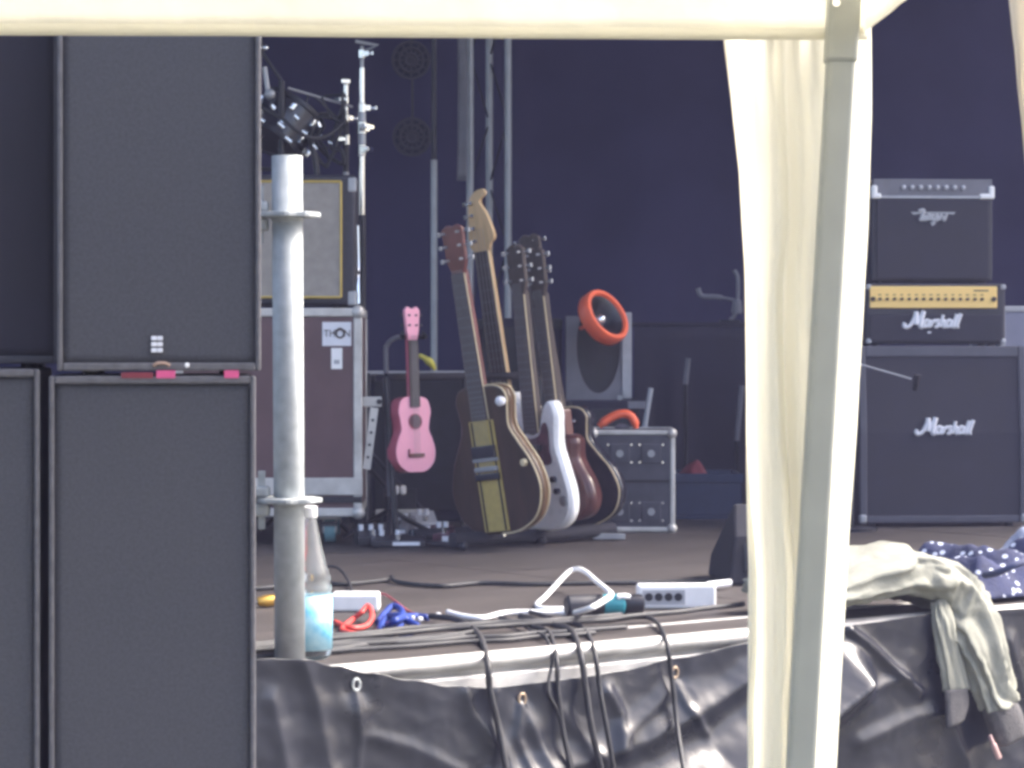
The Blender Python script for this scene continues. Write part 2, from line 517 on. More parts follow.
# ------------------------------------------------------------------ scaffold pole
dpole = 4.90
pb = P(290, 662, dpole)
pole = thing('scaffold_pole', 'galvanised scaffold pole with two perforated collar plates at the stage edge', 'pole', (pb.x, pb.y, DECK))
ptop = P(287, 156, dpole).z - DECK
plean = (P(287, 156, dpole).x - pb.x) / ptop
def pp(z, dx=0, dy=0):
    return Vector((plean * z + dx, dy, z))
MB().tube([pp(0.0), pp(ptop * 0.5), pp(ptop)], 0.0268, 28, caps=False).build('tube', M['galv'], pole, smooth=True, solid=0.004)
for yy in (215, 500):
    z = P(290, yy, dpole).z - DECK
    r_ = MB()
    n = 48
    outer = [(0.060 * (1 + 0.05 * math.cos(8 * 2 * PI * k / n)) * math.cos(2 * PI * k / n), 0.060 * (1 + 0.05 * math.cos(8 * 2 * PI * k / n)) * math.sin(2 * PI * k / n)) for k in range(n)]
    inner = [(0.0272 * math.cos(2 * PI * k / n), 0.0272 * math.sin(2 * PI * k / n)) for k in range(n)]
    vs = []
    for hz in (-0.0045, 0.0045):
        vs += [(q[0] + plean * z, q[1], z + hz) for q in outer] + [(q[0] + plean * z, q[1], z + hz) for q in inner]
    fs = []
    for k in range(n):
        j = (k + 1) % n
        fs += [(k, j, n + j, n + k), (2 * n + k, 3 * n + k, 3 * n + j, 2 * n + j), (k, 2 * n + k, 2 * n + j, j), (n + k, n + j, 3 * n + j, 3 * n + k)]
    r_.add(vs, fs)
    ring = r_.build('collar_plate', M['galv'], pole, bevel=0.0015)
    MB().lathe([(0.0275, -0.014), (0.031, -0.010), (0.031, -0.0046)], (plean * z, 0, z), 24).build('weld_bead', M['galv'], ring, smooth=True)
    # wedge head of a ledger running off to the left behind the speakers
    wb = MB()
    wb.box2((-0.115 + plean * z, -0.018, z - 0.030), (-0.036 + plean * z, 0.018, z - 0.006))
    wb.box2((-0.115 + plean * z, -0.018, z + 0.006), (-0.036 + plean * z, 0.018, z + 0.026))
    wb.box2((-0.120 + plean * z, -0.019, z - 0.030), (-0.085 + plean * z, 0.019, z + 0.026))
    wb.build('wedge_head', M['galv'], pole, bevel=0.005)
    MB().box2((-0.058 + plean * z, -0.004, z - 0.055), (-0.045 + plean * z, 0.004, z + 0.055)).build('wedge', M['galv'], pole, bevel=0.001)
    MB().tube([(-0.115 + plean * z, 0, z - 0.002), (-0.50, 0.62, z - 0.002)], 0.022, 18).build('ledger', M['galv'], pole, smooth=True)

# ------------------------------------------------------------------ tarpaulin over the stage front
top_pts = [(-40, 676), (255, 657), (292, 657), (325, 664), (360, 671), (400, 678), (440, 684), (480, 685), (505, 683), (560, 676), (610, 669), (665, 657), (745, 640), (800, 630), (850, 622), (920, 612), (1024, 606), (1200, 592), (1500, 560)]
tp = [edge_th(*q) for q in top_pts]
def tarp_top(t):
    if t <= tp[0][0]: return tp[0][1]
    for (a0, h0), (a1, h1) in zip(tp, tp[1:]):
        if t <= a1:
            s = (t - a0) / (a1 - a0)
            s = s * s * (3 - 2 * s)
            return h0 + (h1 - h0) * s
    return tp[-1][1]
folds = [  # picture polyline, outward height (m), half width (m)
    ([(292, 660), (306, 700), (318, 768), (330, 830)], 0.0121, 0.0220),
    ([(262, 700), (275, 768)], 0.0110, 0.0220),
    ([(347, 690), (349, 735), (343, 800)], 0.010, 0.012),
    ([(360, 735), (400, 745), (450, 770)], 0.0077, 0.0154),
    ([(455, 690), (462, 715), (492, 755), (500, 800)], 0.0121, 0.0187),
    ([(484, 690), (478, 720), (484, 740)], 0.0066, 0.0110),
    ([(510, 702), (522, 735), (545, 800)], 0.0110, 0.0154),
    ([(508, 704), (503, 735), (520, 790)], 0.010, 0.010),
    ([(535, 690), (560, 725), (596, 770)], 0.0088, 0.0154),
    ([(595, 690), (607, 712), (602, 745)], 0.018, 0.018),
    ([(655, 690), (640, 705), (610, 730)], 0.014, 0.020),
    ([(665, 676), (672, 705), (690, 730)], 0.010, 0.010),
    ([(770, 655), (700, 700), (630, 738), (545, 765), (480, 785)], 0.030, 0.032),
    ([(830, 680), (765, 732), (705, 778), (620, 815), (500, 850)], 0.110, 0.060),
    ([(835, 628), (860, 648), (886, 674), (905, 690)], 0.022, 0.012),
    ([(840, 700), (868, 682), (892, 676)], 0.012, 0.012),
    ([(845, 740), (900, 715), (950, 705)], 0.015, 0.020),
    ([(930, 700), (950, 760), (955, 800)], 0.018, 0.022),
    ([(1000, 640), (1015, 700), (1024, 768)], 0.0110, 0.0220),
]
fold_th = [([Vector(edge_th(*q)) for q in poly], h, w) for poly, h, w in folds]
def seg_dist(p, a, b):
    ab = b - a
    s = max(0.0, min(1.0, (p - a).dot(ab) / ab.length_squared))
    return (p - a - ab * s).length
def tarp_out(t, h):
    """distance in front of the stage edge"""
    p = Vector((t, h))
    o = 0.036 + 0.010 * fbm(t * 3.0, h * 3.0, 4.0) - 0.006 * abs(fbm(t * 4 + h * 3, h * 5 - t * 2, 1.0)) + 0.035 * max(0, -h - 0.05)
    for pl, hh, w in fold_th:
        if p.x < min(q.x for q in pl) - 4 * w or p.x > max(q.x for q in pl) + 4 * w:
            continue
        dd = min(seg_dist(p, a0, b0) for a0, b0 in zip(pl, pl[1:]))
        o += (0.7 if hh < 0.05 else 1.0) * hh * (0.55 * math.exp(-(dd / w) ** 2) + 0.45 * math.exp(-1.2 * dd / w))
    # drawn in where the eyelets hold it
    for ex, ey in ((347, 683), (510, 697), (665, 671)):
        q = Vector(edge_th(ex, ey))
        o -= 0.012 * math.exp(-((p - q).length / 0.03) ** 2)
    return max(o, 0.028)
TA, TB = -0.50, 2.9
def tarp_fn(u, v):
    t = TA + u * (TB - TA)
    h0 = tarp_top(t)
    vv = v ** 1.35
    h = h0 - vv * (h0 + DECK - 0.015)
    o = tarp_out(t, h)
    if h > -0.02:
        o = max(o, 0.03)
    return tuple(ED(t, -o, h))
tarp = MB().grid(tarp_fn, 620, 130).build('tarpaulin', M['tarp'], smooth='all', solid=0.0012)
tag(tarp, 'creased glossy black tarpaulin covering the front of the stage', 'tarpaulin')
for ex, ey in ((347, 683), (510, 697), (665, 671), (980, 628)):
    t, h = edge_th(ex, ey)
    c = ED(t, -tarp_out(t, h) - 0.003, h)
    n = 20
    ring = [c + EU * (0.0080 * math.cos(2 * PI * k / n)) + Vector((0, 0, 0.0105 * math.sin(2 * PI * k / n))) for k in range(n + 1)]
    MB().tube(ring, 0.0030, 8, caps=False).build('eyelet', M['old_brass'] if ex > 400 else M['galv'], tarp, smooth=True)
    MB().cyl(c + EV * 0.0, c + EV * 0.0012, 0.009, 14).build('eyelet_hole', M['black'], tarp)

# ------------------------------------------------------------------ tall flight case and the amp on it
def ball(mb, c, r):
    n, k = 10, 6
    mb.lathe([(max(0.0004, r * math.sin(PI * i / k)), -r * math.cos(PI * i / k)) for i in range(k + 1)], c, n)
dc = 7.76
fb = P(362, 548, dc)
W, DEP = 0.56, 0.50
zb, zt = P(0, 517, dc).z - DECK, P(0, 308, dc).z - DECK
zl = P(0, 478, dc).z - DECK          # lower lid joint
fc = thing('flight_case', 'tall brown flight case on castors with aluminium edges and white maker plate', 'flight case', (fb.x - W, dc, DECK), R(1.5))
MB().box2((0.004, 0.004, zb), (W - 0.004, DEP - 0.004, zt - 0.004)).build('panel', M['panel_brown'], fc)
e = 0.026
def edge_bars(t, W, DEP, z0, z1, e, m, name='edge_bar'):
    for xx in (0, W - e):
        for yy in (0, DEP - e):
            MB().box2((xx, yy - 0.001, z0 + e), (xx + e, yy + e + 0.001, z1 - e)).build(name, m, t, bevel=0.004)
    for zz in (z0, z1 - e):
        for yy in (0, DEP - e):
            MB().box2((0, yy - 0.002, zz), (W, yy + e + 0.002, zz + e)).build(name, m, t, bevel=0.004)
        for xx in (0, W - e):
            MB().box2((xx, e + 0.003, zz), (xx + e, DEP - e - 0.003, zz + e)).build(name, m, t, bevel=0.004)
edge_bars(fc, W, DEP, zb + 0.0, zt, e, M['alu'])
MB().box2((-0.001, -0.003, zl - 0.052), (W + 0.001, 0.003, zl)).build('lid_rail', M['alu'], fc, bevel=0.002)
MB().box2((0.0, -0.0035, zb + 0.042), (W, 0.0005, zb + 0.060)).build('lid_joint', M['black'], fc)
for xx in (0.012, W - 0.012):
    for zz in (zb + 0.012, zt - 0.012):
        mb = MB(); ball(mb, (xx, 0.006, zz), 0.021); mb.build('ball_corner', M['alu'], fc, smooth='all')
for xx in (0.10, W - 0.10):
    for yy in (0.08, DEP - 0.08):
        cs = MB().box2((xx - 0.035, yy - 0.035, zb - 0.012), (xx + 0.035, yy + 0.035, zb - 0.001)).build('castor', M['alu'], fc, bevel=0.002)
        MB().box2((xx - 0.022, yy - 0.012, zb - 0.055), (xx + 0.022, yy + 0.016, zb - 0.0125)).build('fork', M['alu'], cs, bevel=0.004)
        MB().cyl((xx - 0.016, yy + 0.014, 0.040), (xx + 0.016, yy + 0.014, 0.040), 0.040, 20).build('wheel', M['castor'], cs, smooth=True)
        MB().tube([(xx - 0.026, yy - 0.028, 0.058), (xx + 0.026, yy - 0.028, 0.058)], 0.008, 8).build('brake_lever', M['chrome'], cs)
# maker plate
px0, px1 = P(322, 0, dc).x - (fb.x - W), P(351, 0, dc).x - (fb.x - W)
pz0, pz1 = P(0, 346, dc).z - DECK, P(0, 322, dc).z - DECK
pl = MB().box2((px0, 0.0005, pz0), (px1, 0.0038, pz1)).build('maker_plate', M['offwhite'], fc, bevel=0.001)
cx, cz = (px0 + px1) / 2, (pz0 + pz1) / 2
text_mesh('lettering', 'TH', 0.030, M['dark_print'], pl, (cx - 0.021, 0.000, cz + 0.001), sx=0.9)
text_mesh('lettering', 'N', 0.030, M['dark_print'], pl, (cx + 0.031, 0.000, cz + 0.001), sx=0.9)
ring = [Vector((cx + 0.010 + 0.0115 * math.cos(2 * PI * k / 20), -0.0004, cz + 0.001 + 0.0125 * math.sin(2 * PI * k / 20))) for k in range(21)]
MB().tube(ring, 0.0028, 6, caps=False).build('lettering', M['dark_print'], pl)
MB().tube(crom([(cx - 0.012, -0.0003, cz + 0.003), (cx + 0.010, -0.0003, cz + 0.018), (cx + 0.030, -0.0003, cz + 0.003)], 6), 0.0016, 6).build('lettering', M['dark_print'], pl)
sx0, sx1 = P(331, 0, dc).x - (fb.x - W), P(342, 0, dc).x - (fb.x - W)
st = MB().box2((sx0, 0.001, P(0, 369, dc).z - DECK), (sx1, 0.0036, P(0, 348, dc).z - DECK)).build('sticker', M['white'], fc)
MB().box2((sx0 + 0.008, 0.0002, P(0, 364, dc).z - DECK), (sx1 - 0.008, 0.0009, P(0, 360, dc).z - DECK)).build('sticker_print', M['light_grey'], st)
# folding stay sticking out on the right
arm = MB()
arm.box((W + 0.028, 0.03, P(0, 402, dc).z - DECK), (0.058, 0.006, 0.030))
arm.build('hinge_stay', M['alu'], fc, bevel=0.002)
arm2 = MB()
A0 = Vector((W + 0.036, 0.024, P(0, 408, dc).z - DECK)); A1 = Vector((W + 0.012, 0.024, P(0, 470, dc).z - DECK))
q = (A1 - A0).to_track_quat('Z', 'Y').to_matrix()
arm2.box((A0 + A1) / 2, (0.005, 0.024, (A1 - A0).length), q)
st2 = arm2.build('hinge_stay', M['alu'], fc, bevel=0.001)
for k in range(4):
    c = A0.lerp(A1, 0.2 + 0.2 * k)
    MB().cyl(c + Vector((0, -0.014, 0)), c + Vector((0, -0.0132, 0)), 0.0045, 10).build('hole', M['black'], st2)
MB().cyl((W + 0.050, 0.018, P(0, 402, dc).z - DECK), (W + 0.050, 0.026, P(0, 402, dc).z - DECK), 0.008, 12).build('rivet', M['black'], fc)

# guitar combo on top of the tall case
ab = P(357, 308, dc + 0.03)
AW, AD = 0.56, 0.27
AH = P(0, 174, dc + 0.03).z - ab.z
am = thing('guitar_amplifier', 'guitar amplifier with pale silver grille and gold piping on the tall flight case', 'amplifier', (ab.x - AW - 0.004, dc + 0.03, fc.location.z + zt + 0.0), R(1.5))
MB().box2((0, 0.014, 0.0085), (AW, AD, AH)).build('cabinet', M['tolex'], am, bevel=0.012, segs=3)
gx0, gx1 = 0.03, AW - 0.045
gz0, gz1 = P(0, 297, dc + 0.03).z - ab.z, P(0, 181, dc + 0.03).z - ab.z
MB().box2((gx0, 0.006, gz0), (gx1, 0.0135, gz1)).build('grille', M['silvercloth'], am, bevel=0.002)
for s in range(4):
    pts = [(gx0, 0.006, gz0), (gx1, 0.006, gz0), (gx1, 0.006, gz1), (gx0, 0.006, gz1), (gx0, 0.006, gz0)]
    MB().tube([pts[s], pts[s + 1]], 0.0035, 8).build('piping', M['gold'], am, smooth=True)
for fx in (0.06, AW - 0.06):
    for fy in (0.05, AD - 0.04):
        MB().cyl((fx, fy, 0), (fx, fy, 0.012), 0.014, 10).build('rubber_foot', M['black'], am)
for zz in (0.03, AH - 0.03):
    for xx in (0.012, AW - 0.012):
        MB().box((xx, 0.028, zz), (0.027, 0.032, 0.045)).build('corner_cap', M['steel_grey'], am, bevel=0.006)
MB().tube(crom([(AW + 0.003, 0.06, 0.25), (AW + 0.006, 0.05, 0.13), (AW + 0.006, 0.03, 0.09), (AW + 0.008, 0.02, 0.014)], 6), 0.0045, 8).build('tilt_leg', M['chrome'], am, smooth=True)
hd = MB().tube(crom([(0.18, 0.13, AH + 0.003), (0.21, 0.13, AH + 0.022), (0.35, 0.13, AH + 0.022), (0.38, 0.13, AH + 0.003)], 6), 0.007, 8)
hd.build('handle', M['black'], am, smooth=True)

# ------------------------------------------------------------------ drum hardware behind the case
dd = 8.35
def vbase(t, r=0.30, h=0.28, m='black_metal'):
    for k in range(3):
        a_ = R(90 + 120 * k)
        MB().tube([(0, 0, h), (r * math.cos(a_), r * math.sin(a_), 0.008)], 0.008, 8).build('leg', M[m], t, smooth=True)
def stand(label, x, ytop, d, tube_px, clamps, boom=None, cat='stand', name='cymbal_stand'):
    base = P(x, 400, d)
    t = thing(name, label, cat, (base.x, base.y, DECK), group='drum hardware')
    top = P(x, ytop, d).z - DECK
    vbase(t)
    for (y0, y1, r, m) in tube_px:
        z0, z1 = (0.25 if y0 is None else P(0, y0, d).z - DECK), P(0, y1, d).z - DECK
        MB().cyl((0, 0, z0), (0, 0, z1), r, 12).build('tube', M[m], t, smooth=True)
    for (y, r) in clamps:
        z = P(0, y, d).z - DECK
        c = MB()
        c.cyl((0, 0, z - r * 1.2), (0, 0, z + r * 1.2), r, 12)
        c.box((r * 1.1, -0.006, z), (r * 1.6, r * 1.3, r * 1.5))
        ra = Matrix.Rotation(random.uniform(-2.6, 0.9), 3, 'Z')
        c.v = [tuple(ra @ Vector(q_)) for q_ in c.v]
        cl = c.build('clamp', M['chrome'], t, bevel=0.002, smooth=True)
        w = MB(); w.cyl((r * 1.9, -0.006, z), (r * 3.0, -0.012, z), 0.005, 8); w.box((r * 3.0, -0.012, z), (0.006, 0.030, 0.014))
        w.v = [tuple(ra @ Vector(q_)) for q_ in w.v]
        w.build('wing_nut', M['chrome'], cl, bevel=0.002)
    return t
s1 = stand('chrome cymbal stand right of the silver grille amplifier, the taller one', 362, 48, dd,
           [(None, 215, 0.014, 'black_metal'), (218, 155, 0.0105, 'chrome'), (156, 112, 0.013, 'steel_grey'), (112, 68, 0.0085, 'chrome'), (68, 46, 0.006, 'steel_grey')],
           [(150, 0.014), (128, 0.017), (108, 0.013), (54, 0.012)])
MB().tube([(0, 0, P(0, 52, dd).z - DECK), (0.05, -0.02, P(0, 46, dd).z - DECK), (-0.02, -0.02, P(0, 42, dd).z - DECK)], 0.006, 8).build('tilter', M['steel_grey'], s1, smooth=True)
s2 = stand('chrome cymbal stand right of the silver grille amplifier, the shorter one', 346, 78, dd + 0.05,
           [(None, 235, 0.013, 'black_metal'), (236, 172, 0.010, 'steel_grey'), (172, 120, 0.010, 'black_metal'), (120, 80, 0.008, 'chrome')],
           [(140, 0.014), (118, 0.011), (100, 0.010), (82, 0.009)])
# rack tom with chrome lugs on a stand above the amp
td = 8.4
tc_ = P(284, 126, td)
tom = thing('tom_drum', 'dark tom drum with chrome lugs above the silver grille amplifier', 'drum', (tc_.x, tc_.y, DECK))
hz = tc_.z - DECK
rot = Matrix.Rotation(R(-20), 3, 'X') @ Matrix.Rotation(R(32), 3, 'Y')
def tl(v):
    return rot @ Vector(v) + Vector((0, 0, hz))
vbase(tom, 0.3, 0.3)
MB().cyl((0, 0, 0.25), (0, 0.0, hz - 0.05), 0.014, 12).build('stand_tube', M['black_metal'], tom, smooth=True)
def drum_lathe(prof):
    return [(r, z) for r, z in prof]
mbd = MB(); mbd.lathe([(0.105, -0.07), (0.105, 0.07)], n=32); mbd.v = [tuple(tl(v)) for v in mbd.v]
mbd.build('shell', M['black_lac'], tom, smooth=True)
for zz in (-0.065, 0.065):
    mbd = MB(); mbd.lathe([(0.106, zz - 0.008), (0.112, zz - 0.008), (0.112, zz + 0.008), (0.106, zz + 0.008)], n=32); mbd.v = [tuple(tl(v)) for v in mbd.v]
    mbd.build('hoop', M['black_metal'], tom, smooth=True)
for k in range(8):
    a_ = 2 * PI * k / 8 + 0.2
    for zz in (0.034, -0.034):
        mbd = MB(); mbd.box((0.113 * math.cos(a_), 0.113 * math.sin(a_), zz), (0.018, 0.018, 0.026), Matrix.Rotation(a_, 3, 'Z')); mbd.v = [tuple(tl(v)) for v in mbd.v]
        mbd.build('lug', M['chrome'], tom, bevel=0.005)
# boom microphone over the tom
mm = P(266, 60, 8.3)
bmk = thing('microphone_stand', 'boom microphone stand at the top beside the loudspeaker edge', 'stand', (mm.x + 0.05, 8.3, DECK))
vbase(bmk, 0.26, 0.2)
zt_ = P(0, 62, 8.3).z - DECK
MB().cyl((0, 0, 0.15), (0, 0, zt_ - 0.06), 0.010, 10).build('tube', M['black_metal'], bmk, smooth=True)
MB().tube([(0, -0.01, zt_ - 0.06), (-0.055, -0.02, zt_ + 0.02), (-0.07, -0.02, zt_ + 0.09)], 0.006, 8).build('boom', M['black_metal'], bmk, smooth=True)
MB().cyl((-0.040, -0.03, P(0, 94, 8.3).z - DECK), (-0.052, -0.03, P(0, 68, 8.3).z - DECK), 0.008, 10).build('microphone', M['steel_grey'], bmk, smooth=True)
mb = MB(); ball(mb, (-0.035, -0.03, P(0, 95, 8.3).z - DECK), 0.018); mb.build('grille_ball', M['steel_grey'], bmk, smooth='all')
for k in (-1, 1):
    mb = MB(); ball(mb, (-0.058 + k * 0.010, -0.03, P(0, 49, 8.3).z - DECK), 0.010); mb.build('clamp_knob', M['chrome'], bmk, smooth='all')
MB().tube([(0.02, 0, P(0, 88, 8.3).z - DECK), (0.22, 0.1, P(0, 104, 8.3).z - DECK)], 0.004, 6).build('boom_arm', M['steel_grey'], bmk, smooth=True)

# dark tangle of cable and fittings hung between the drum and the stands
cbx = P(318, 120, 8.32)
ct = thing('cable_bundle', 'dark tangle of cables with silver connectors between drum and cymbal stands', 'cable bundle', (P(346, 0, 8.4).x, 8.38, DECK))
rr2 = random.Random(5)
def cl(x, y, dy=0.0):
    p = P(x, y, 8.36)
    return Vector((p.x - ct.location.x, dy - 0.02, p.z - DECK))
for k in range(9):
    xa, ya = rr2.uniform(268, 325), rr2.uniform(92, 150)
    pts = [cl(xa, ya, rr2.uniform(-0.03, 0.03))]
    for q in range(4):
        xa += rr2.uniform(-14, 26); ya += rr2.uniform(-20, 24)
        pts.append(cl(min(xa, 344), max(95, min(ya, 172)), rr2.uniform(-0.03, 0.03)))
    pts.append(cl(345, rr2.uniform(100, 165), 0.01))
    MB().tube(crom(pts, 6), rr2.choice((0.004, 0.005, 0.007)), 6).build('cable', M['rubber'], ct, smooth='all')
for x_, y_, dx_, dy_ in ((266, 124, 5, 3), (277, 111, 3, 4), (285, 129, 6, 5), (292, 143, 6, 5), (300, 121, 4, 4), (308, 136, 5, 3), (322, 128, 2, 5), (333, 146, 4, 2), (318, 150, 4, 4)):
    a_, b_ = cl(x_ - dx_ / 2, y_ - dy_ / 2, -0.13), cl(x_ + dx_ / 2, y_ + dy_ / 2, -0.13)
    MB().tube([a_, b_], 0.0085 if x_ < 315 else 0.005, 10).build('connector', M['chrome'], ct, smooth=True)
MB().tube(crom([cl(312, 140, -0.05), cl(317, 165, -0.05), cl(321, 195, -0.06), cl(326, 208, -0.06)], 5), 0.010, 8).build('strap_end', M['rubber'], ct, smooth='all')
MB().tube(crom([cl(262, 108, -0.05), cl(285, 122, -0.12), cl(310, 140, -0.12), cl(330, 136, -0.05), cl(346, 120, 0)], 6), 0.006, 6).build('cable', M['rubber'], ct, smooth='all')

# ------------------------------------------------------------------ truss towers at the back
def truss(label, xs, d, y_from, name='truss_tower'):
    x0 = P(xs[0], 0, d).x
    t = thing(name, label, 'truss', (x0, d, DECK), group='truss towers')
    offs = [P(x_, 0, d).x - x0 for x_ in xs]
    dep = 0.29
    chords = [(o_, 0.0 if i != 1 else dep * 0.5) for i, o_ in enumerate(offs)]
    for (ox, oy) in chords:
        MB().cyl((ox, oy, 0.02), (ox, oy, 3.3), 0.0165, 12).build('chord', M['steel_grey'], t, smooth=True)
    br = MB()
    for (ax, ay), (bx, by) in ((chords[0], chords[1]), (chords[1], chords[-1])):
        z = 0.2
        f = 0
        while z < 3.0:
            p0 = Vector((ax, ay, z)) if f % 2 == 0 else Vector((bx, by, z))
            p1 = Vector((bx, by, z + 0.27)) if f % 2 == 0 else Vector((ax, ay, z + 0.27))
            MB().cyl(p0, p1, 0.0045, 6).build('brace', M['black_metal'], t)
            z += 0.27
            f += 1
    MB().box2((offs[0] - 0.1, -0.1, 0.0), (offs[-1] + 0.1, dep * 0.5 + 0.1, 0.018)).build('base_plate', M['black_metal'], t)
    return t
tr1 = truss('grey aluminium truss tower at the back, behind the guitar necks', (470, 489, 508), 11.0, 40)
# cable strip hanging on the tower and a single pipe left of it
dt = 10.95
s0 = P(462, 40, dt)
cs_ = MB().grid(lambda u, v: (s0.x + (u - 0.5) * 0.042 + 0.004 * math.sin(v * 5), dt - 0.02 + 0.006 * math.sin(v * 9 + u * 2), P(0, 181, dt).z + v * 1.2), 4, 30).build('cloth_strip', M['grey_paint'], smooth='all', solid=0.003)
tag(cs_, 'flat grey cloth strip hanging beside the truss tower', 'cloth strip')
pq = P(434, 0, 10.9)
pipe = thing('upright_pipe', 'thin grey upright pipe at the back, left of the truss tower', 'pipe', (pq.x, 10.9, DECK))
MB().cyl((0, 0, 0.012), (0, 0, P(0, 160, 10.9).z - DECK), 0.015, 12).build('tube', M['steel_grey'], pipe, smooth=True)
MB().box((0, 0, 0.006), (0.30, 0.30, 0.010)).build('base_plate', M['black_metal'], pipe)
MB().cyl((0, 0, P(0, 160, 10.9).z - DECK), (0, 0, 3.2), 0.012, 12).build('upper_tube', M['black_metal'], pipe, smooth=True)
# round dark spoked discs hanging at the back
for i, (x_, y_, lab) in enumerate(((411, 60, 'faint dark round fan grille hanging at the back, upper one'), (412, 137, 'faint dark round fan grille hanging at the back, lower one'))):
    c = P(x_, y_, 10.6)
    t = thing('fan_grille', lab, 'fan', c, group='round fan grilles')
    rr = 0.075
    for q_ in (1.0, 0.66, 0.33):
        ring = [Vector((rr * q_ * math.cos(2 * PI * k / 24), 0, rr * q_ * math.sin(2 * PI * k / 24))) for k in range(25)]
        MB().tube(ring, 0.006, 6, caps=False).build('ring', M['fan'], t, smooth=True)
    for k in range(6):
        a_ = PI * k / 6
        MB().cyl((rr * math.cos(a_), 0.006, rr * math.sin(a_)), (-rr * math.cos(a_), 0.006, -rr * math.sin(a_)), 0.0045, 6).build('spoke', M['fan'], t)
    MB().cyl((0, 0.012, 0), (0, 0.09, 0), 0.068, 20).build('housing', M['riser'], t, smooth=True)
    MB().cyl((0, 0.05, 0.06), (0, 0.05, 3.95 - c.z + 0.0), 0.005, 6).build('hanger', M['black_metal'], t)

# ------------------------------------------------------------------ dark backline cabinets behind the guitars
def dark_cab(label, x0, x1, ytop, d, dep=0.35, m='riser', name='speaker_cabinet', grp='dark cabinets at the back of the stage'):
    a0, a1 = P(x0, ytop, d), P(x1, ytop, d)
    t = thing(name, label, 'cabinet', (a0.x, d, DECK), 0, grp)
    w, h = a1.x - a0.x, a0.z - DECK
    MB().box2((0, 0.013, 0.0), (w, dep, h)).build('cabinet', M['tolex' if m == 'grille' else m], t, bevel=0.008)
    MB().box2((0.03, 0.005, 0.04), (w - 0.03, 0.0125, h - 0.03)).build('grille', M['black'], t, bevel=0.002)
    for zz in (0.02, h - 0.02):
        for xx in (0.015, w - 0.015):
            MB().box((xx, 0.02, zz), (0.034, 0.03, 0.034)).build('corner_cap', M['black_metal'], t, bevel=0.006)
    return t
dark_cab('dark speaker cabinet at the back between the ukulele and the guitar necks', 366, 470, 372, 8.75)
dark_cab('dark speaker cabinet at the back behind the row of guitars', 473, 562, 318, 8.8)
rl = P(362, 373, 8.55)
rail = thing('keyboard_stand', 'folding stand with a thin silver crossbar behind the pink ukulele', 'stand', (rl.x, 8.55, DECK))
zr = rl.z - DECK
wr = P(470, 0, 8.55).x - rl.x
MB().cyl((0, 0, zr), (wr, 0, zr), 0.007, 10).build('crossbar', M['light_grey'], rail, smooth=True)
for xx in (0.02, wr - 0.02):
    MB().tube([(xx, 0, zr), (xx, 0.0, zr * 0.5), (xx, -0.12, 0.006)], 0.009, 8).build('leg', M['black_metal'], rail, smooth=True)
    MB().tube([(xx, 0.012, zr), (xx, 0.06, 0.006)], 0.009, 8).build('leg', M['black_metal'], rail, smooth=True)
yc = P(428, 362, 8.54)
tag(MB().tube(crom([yc + Vector((-0.028, 0, 0.022)), yc + Vector((-0.01, -0.012, 0.012)), yc + Vector((0.01, -0.012, -0.004)), yc + Vector((0.022, -0.004, -0.025))], 5), [0.006, 0.007, 0.008, 0.008, 0.008, 0.009, 0.010, 0.012, 0.013, 0.013, 0.012, 0.011, 0.010, 0.008, 0.007, 0.006], 8).build('cable_clamp', M['yellow'], smooth=True),
    'small yellow clip on the silver crossbar right of the ukulele neck', 'clip')

# ------------------------------------------------------------------ ukulele and its stand
def sym(half):
    return half + [(-x, z) for x, z in reversed(half[1:-1])]
def outline(pts, k=6):
    return [(v.x, v.y) for v in crom([(x, z, 0) for x, z in pts], k, closed=True)]
def orient(o, yaw, tilt, lean):
    m = Matrix.Rotation(R(-tilt), 4, 'Y') @ Matrix.Rotation(R(yaw), 4, 'Z') @ Matrix.Rotation(R(lean), 4, 'X')
    o.rotation_euler = m.to_euler()
du = 7.80
ub = P(416, 472, du)
uk = thing('ukulele', 'pink ukulele hanging by its head on a black stand', 'ukulele', ub)
S_ = 1.0 / (F / du)
Wd = 1.0 * S_
u_half = [(0, 0), (11, 1.0), (20, 9), (22.5, 21), (19.5, 33), (15.8, 42), (16.8, 52), (18.3, 61), (15, 72), (7, 75.5), (0, 75.5)]
u_out = outline(sym([(x * Wd, z * S_) for x, z in u_half]))
T_U = 0.055
MB().prism(u_out, -0.001, T_U).build('body_sides', M['pink_side'], uk, smooth=True, bevel=0.003)
MB().prism([(x * 0.995, z * 0.998 + 0.0003) for x, z in u_out], -0.0045, -0.0011).build('soundboard', M['pink'], uk, smooth=True)
zu = lambda y: (472 - y) * S_
sh = MB().cyl((0, -0.0050, zu(421.5)), (0, -0.0062, zu(421.5)), 0.0215, 24).build('sound_hole', M['tort'], uk)
for r_, m_ in ((0.0225, 'pink_side'),):
    ring = [Vector((r_ * math.cos(2 * PI * k / 24), -0.0052, zu(421.5) + r_ * math.sin(2 * PI * k / 24))) for k in range(25)]
    MB().tube(ring, 0.0016, 6, caps=False).build('rosette', M[m_], uk)
MB().box2((-0.024, -0.012, zu(457)), (0.026, -0.005, zu(453.5))).build('bridge', M['red_wood'], uk, bevel=0.001)
MB().box2((-0.027, -0.010, zu(457)), (-0.023, -0.005, zu(449))).build('bridge_tie', M['red_wood'], uk, bevel=0.001)
MB().box2((-0.0155, -0.004, zu(400)), (0.0155, 0.016, zu(332))).build('neck', M['pink_side'], uk, bevel=0.004)
MB().box2((-0.0165, -0.0105, zu(407)), (0.0165, -0.0046, zu(340))).build('fretboard', M['rosewood'], uk, bevel=0.001)
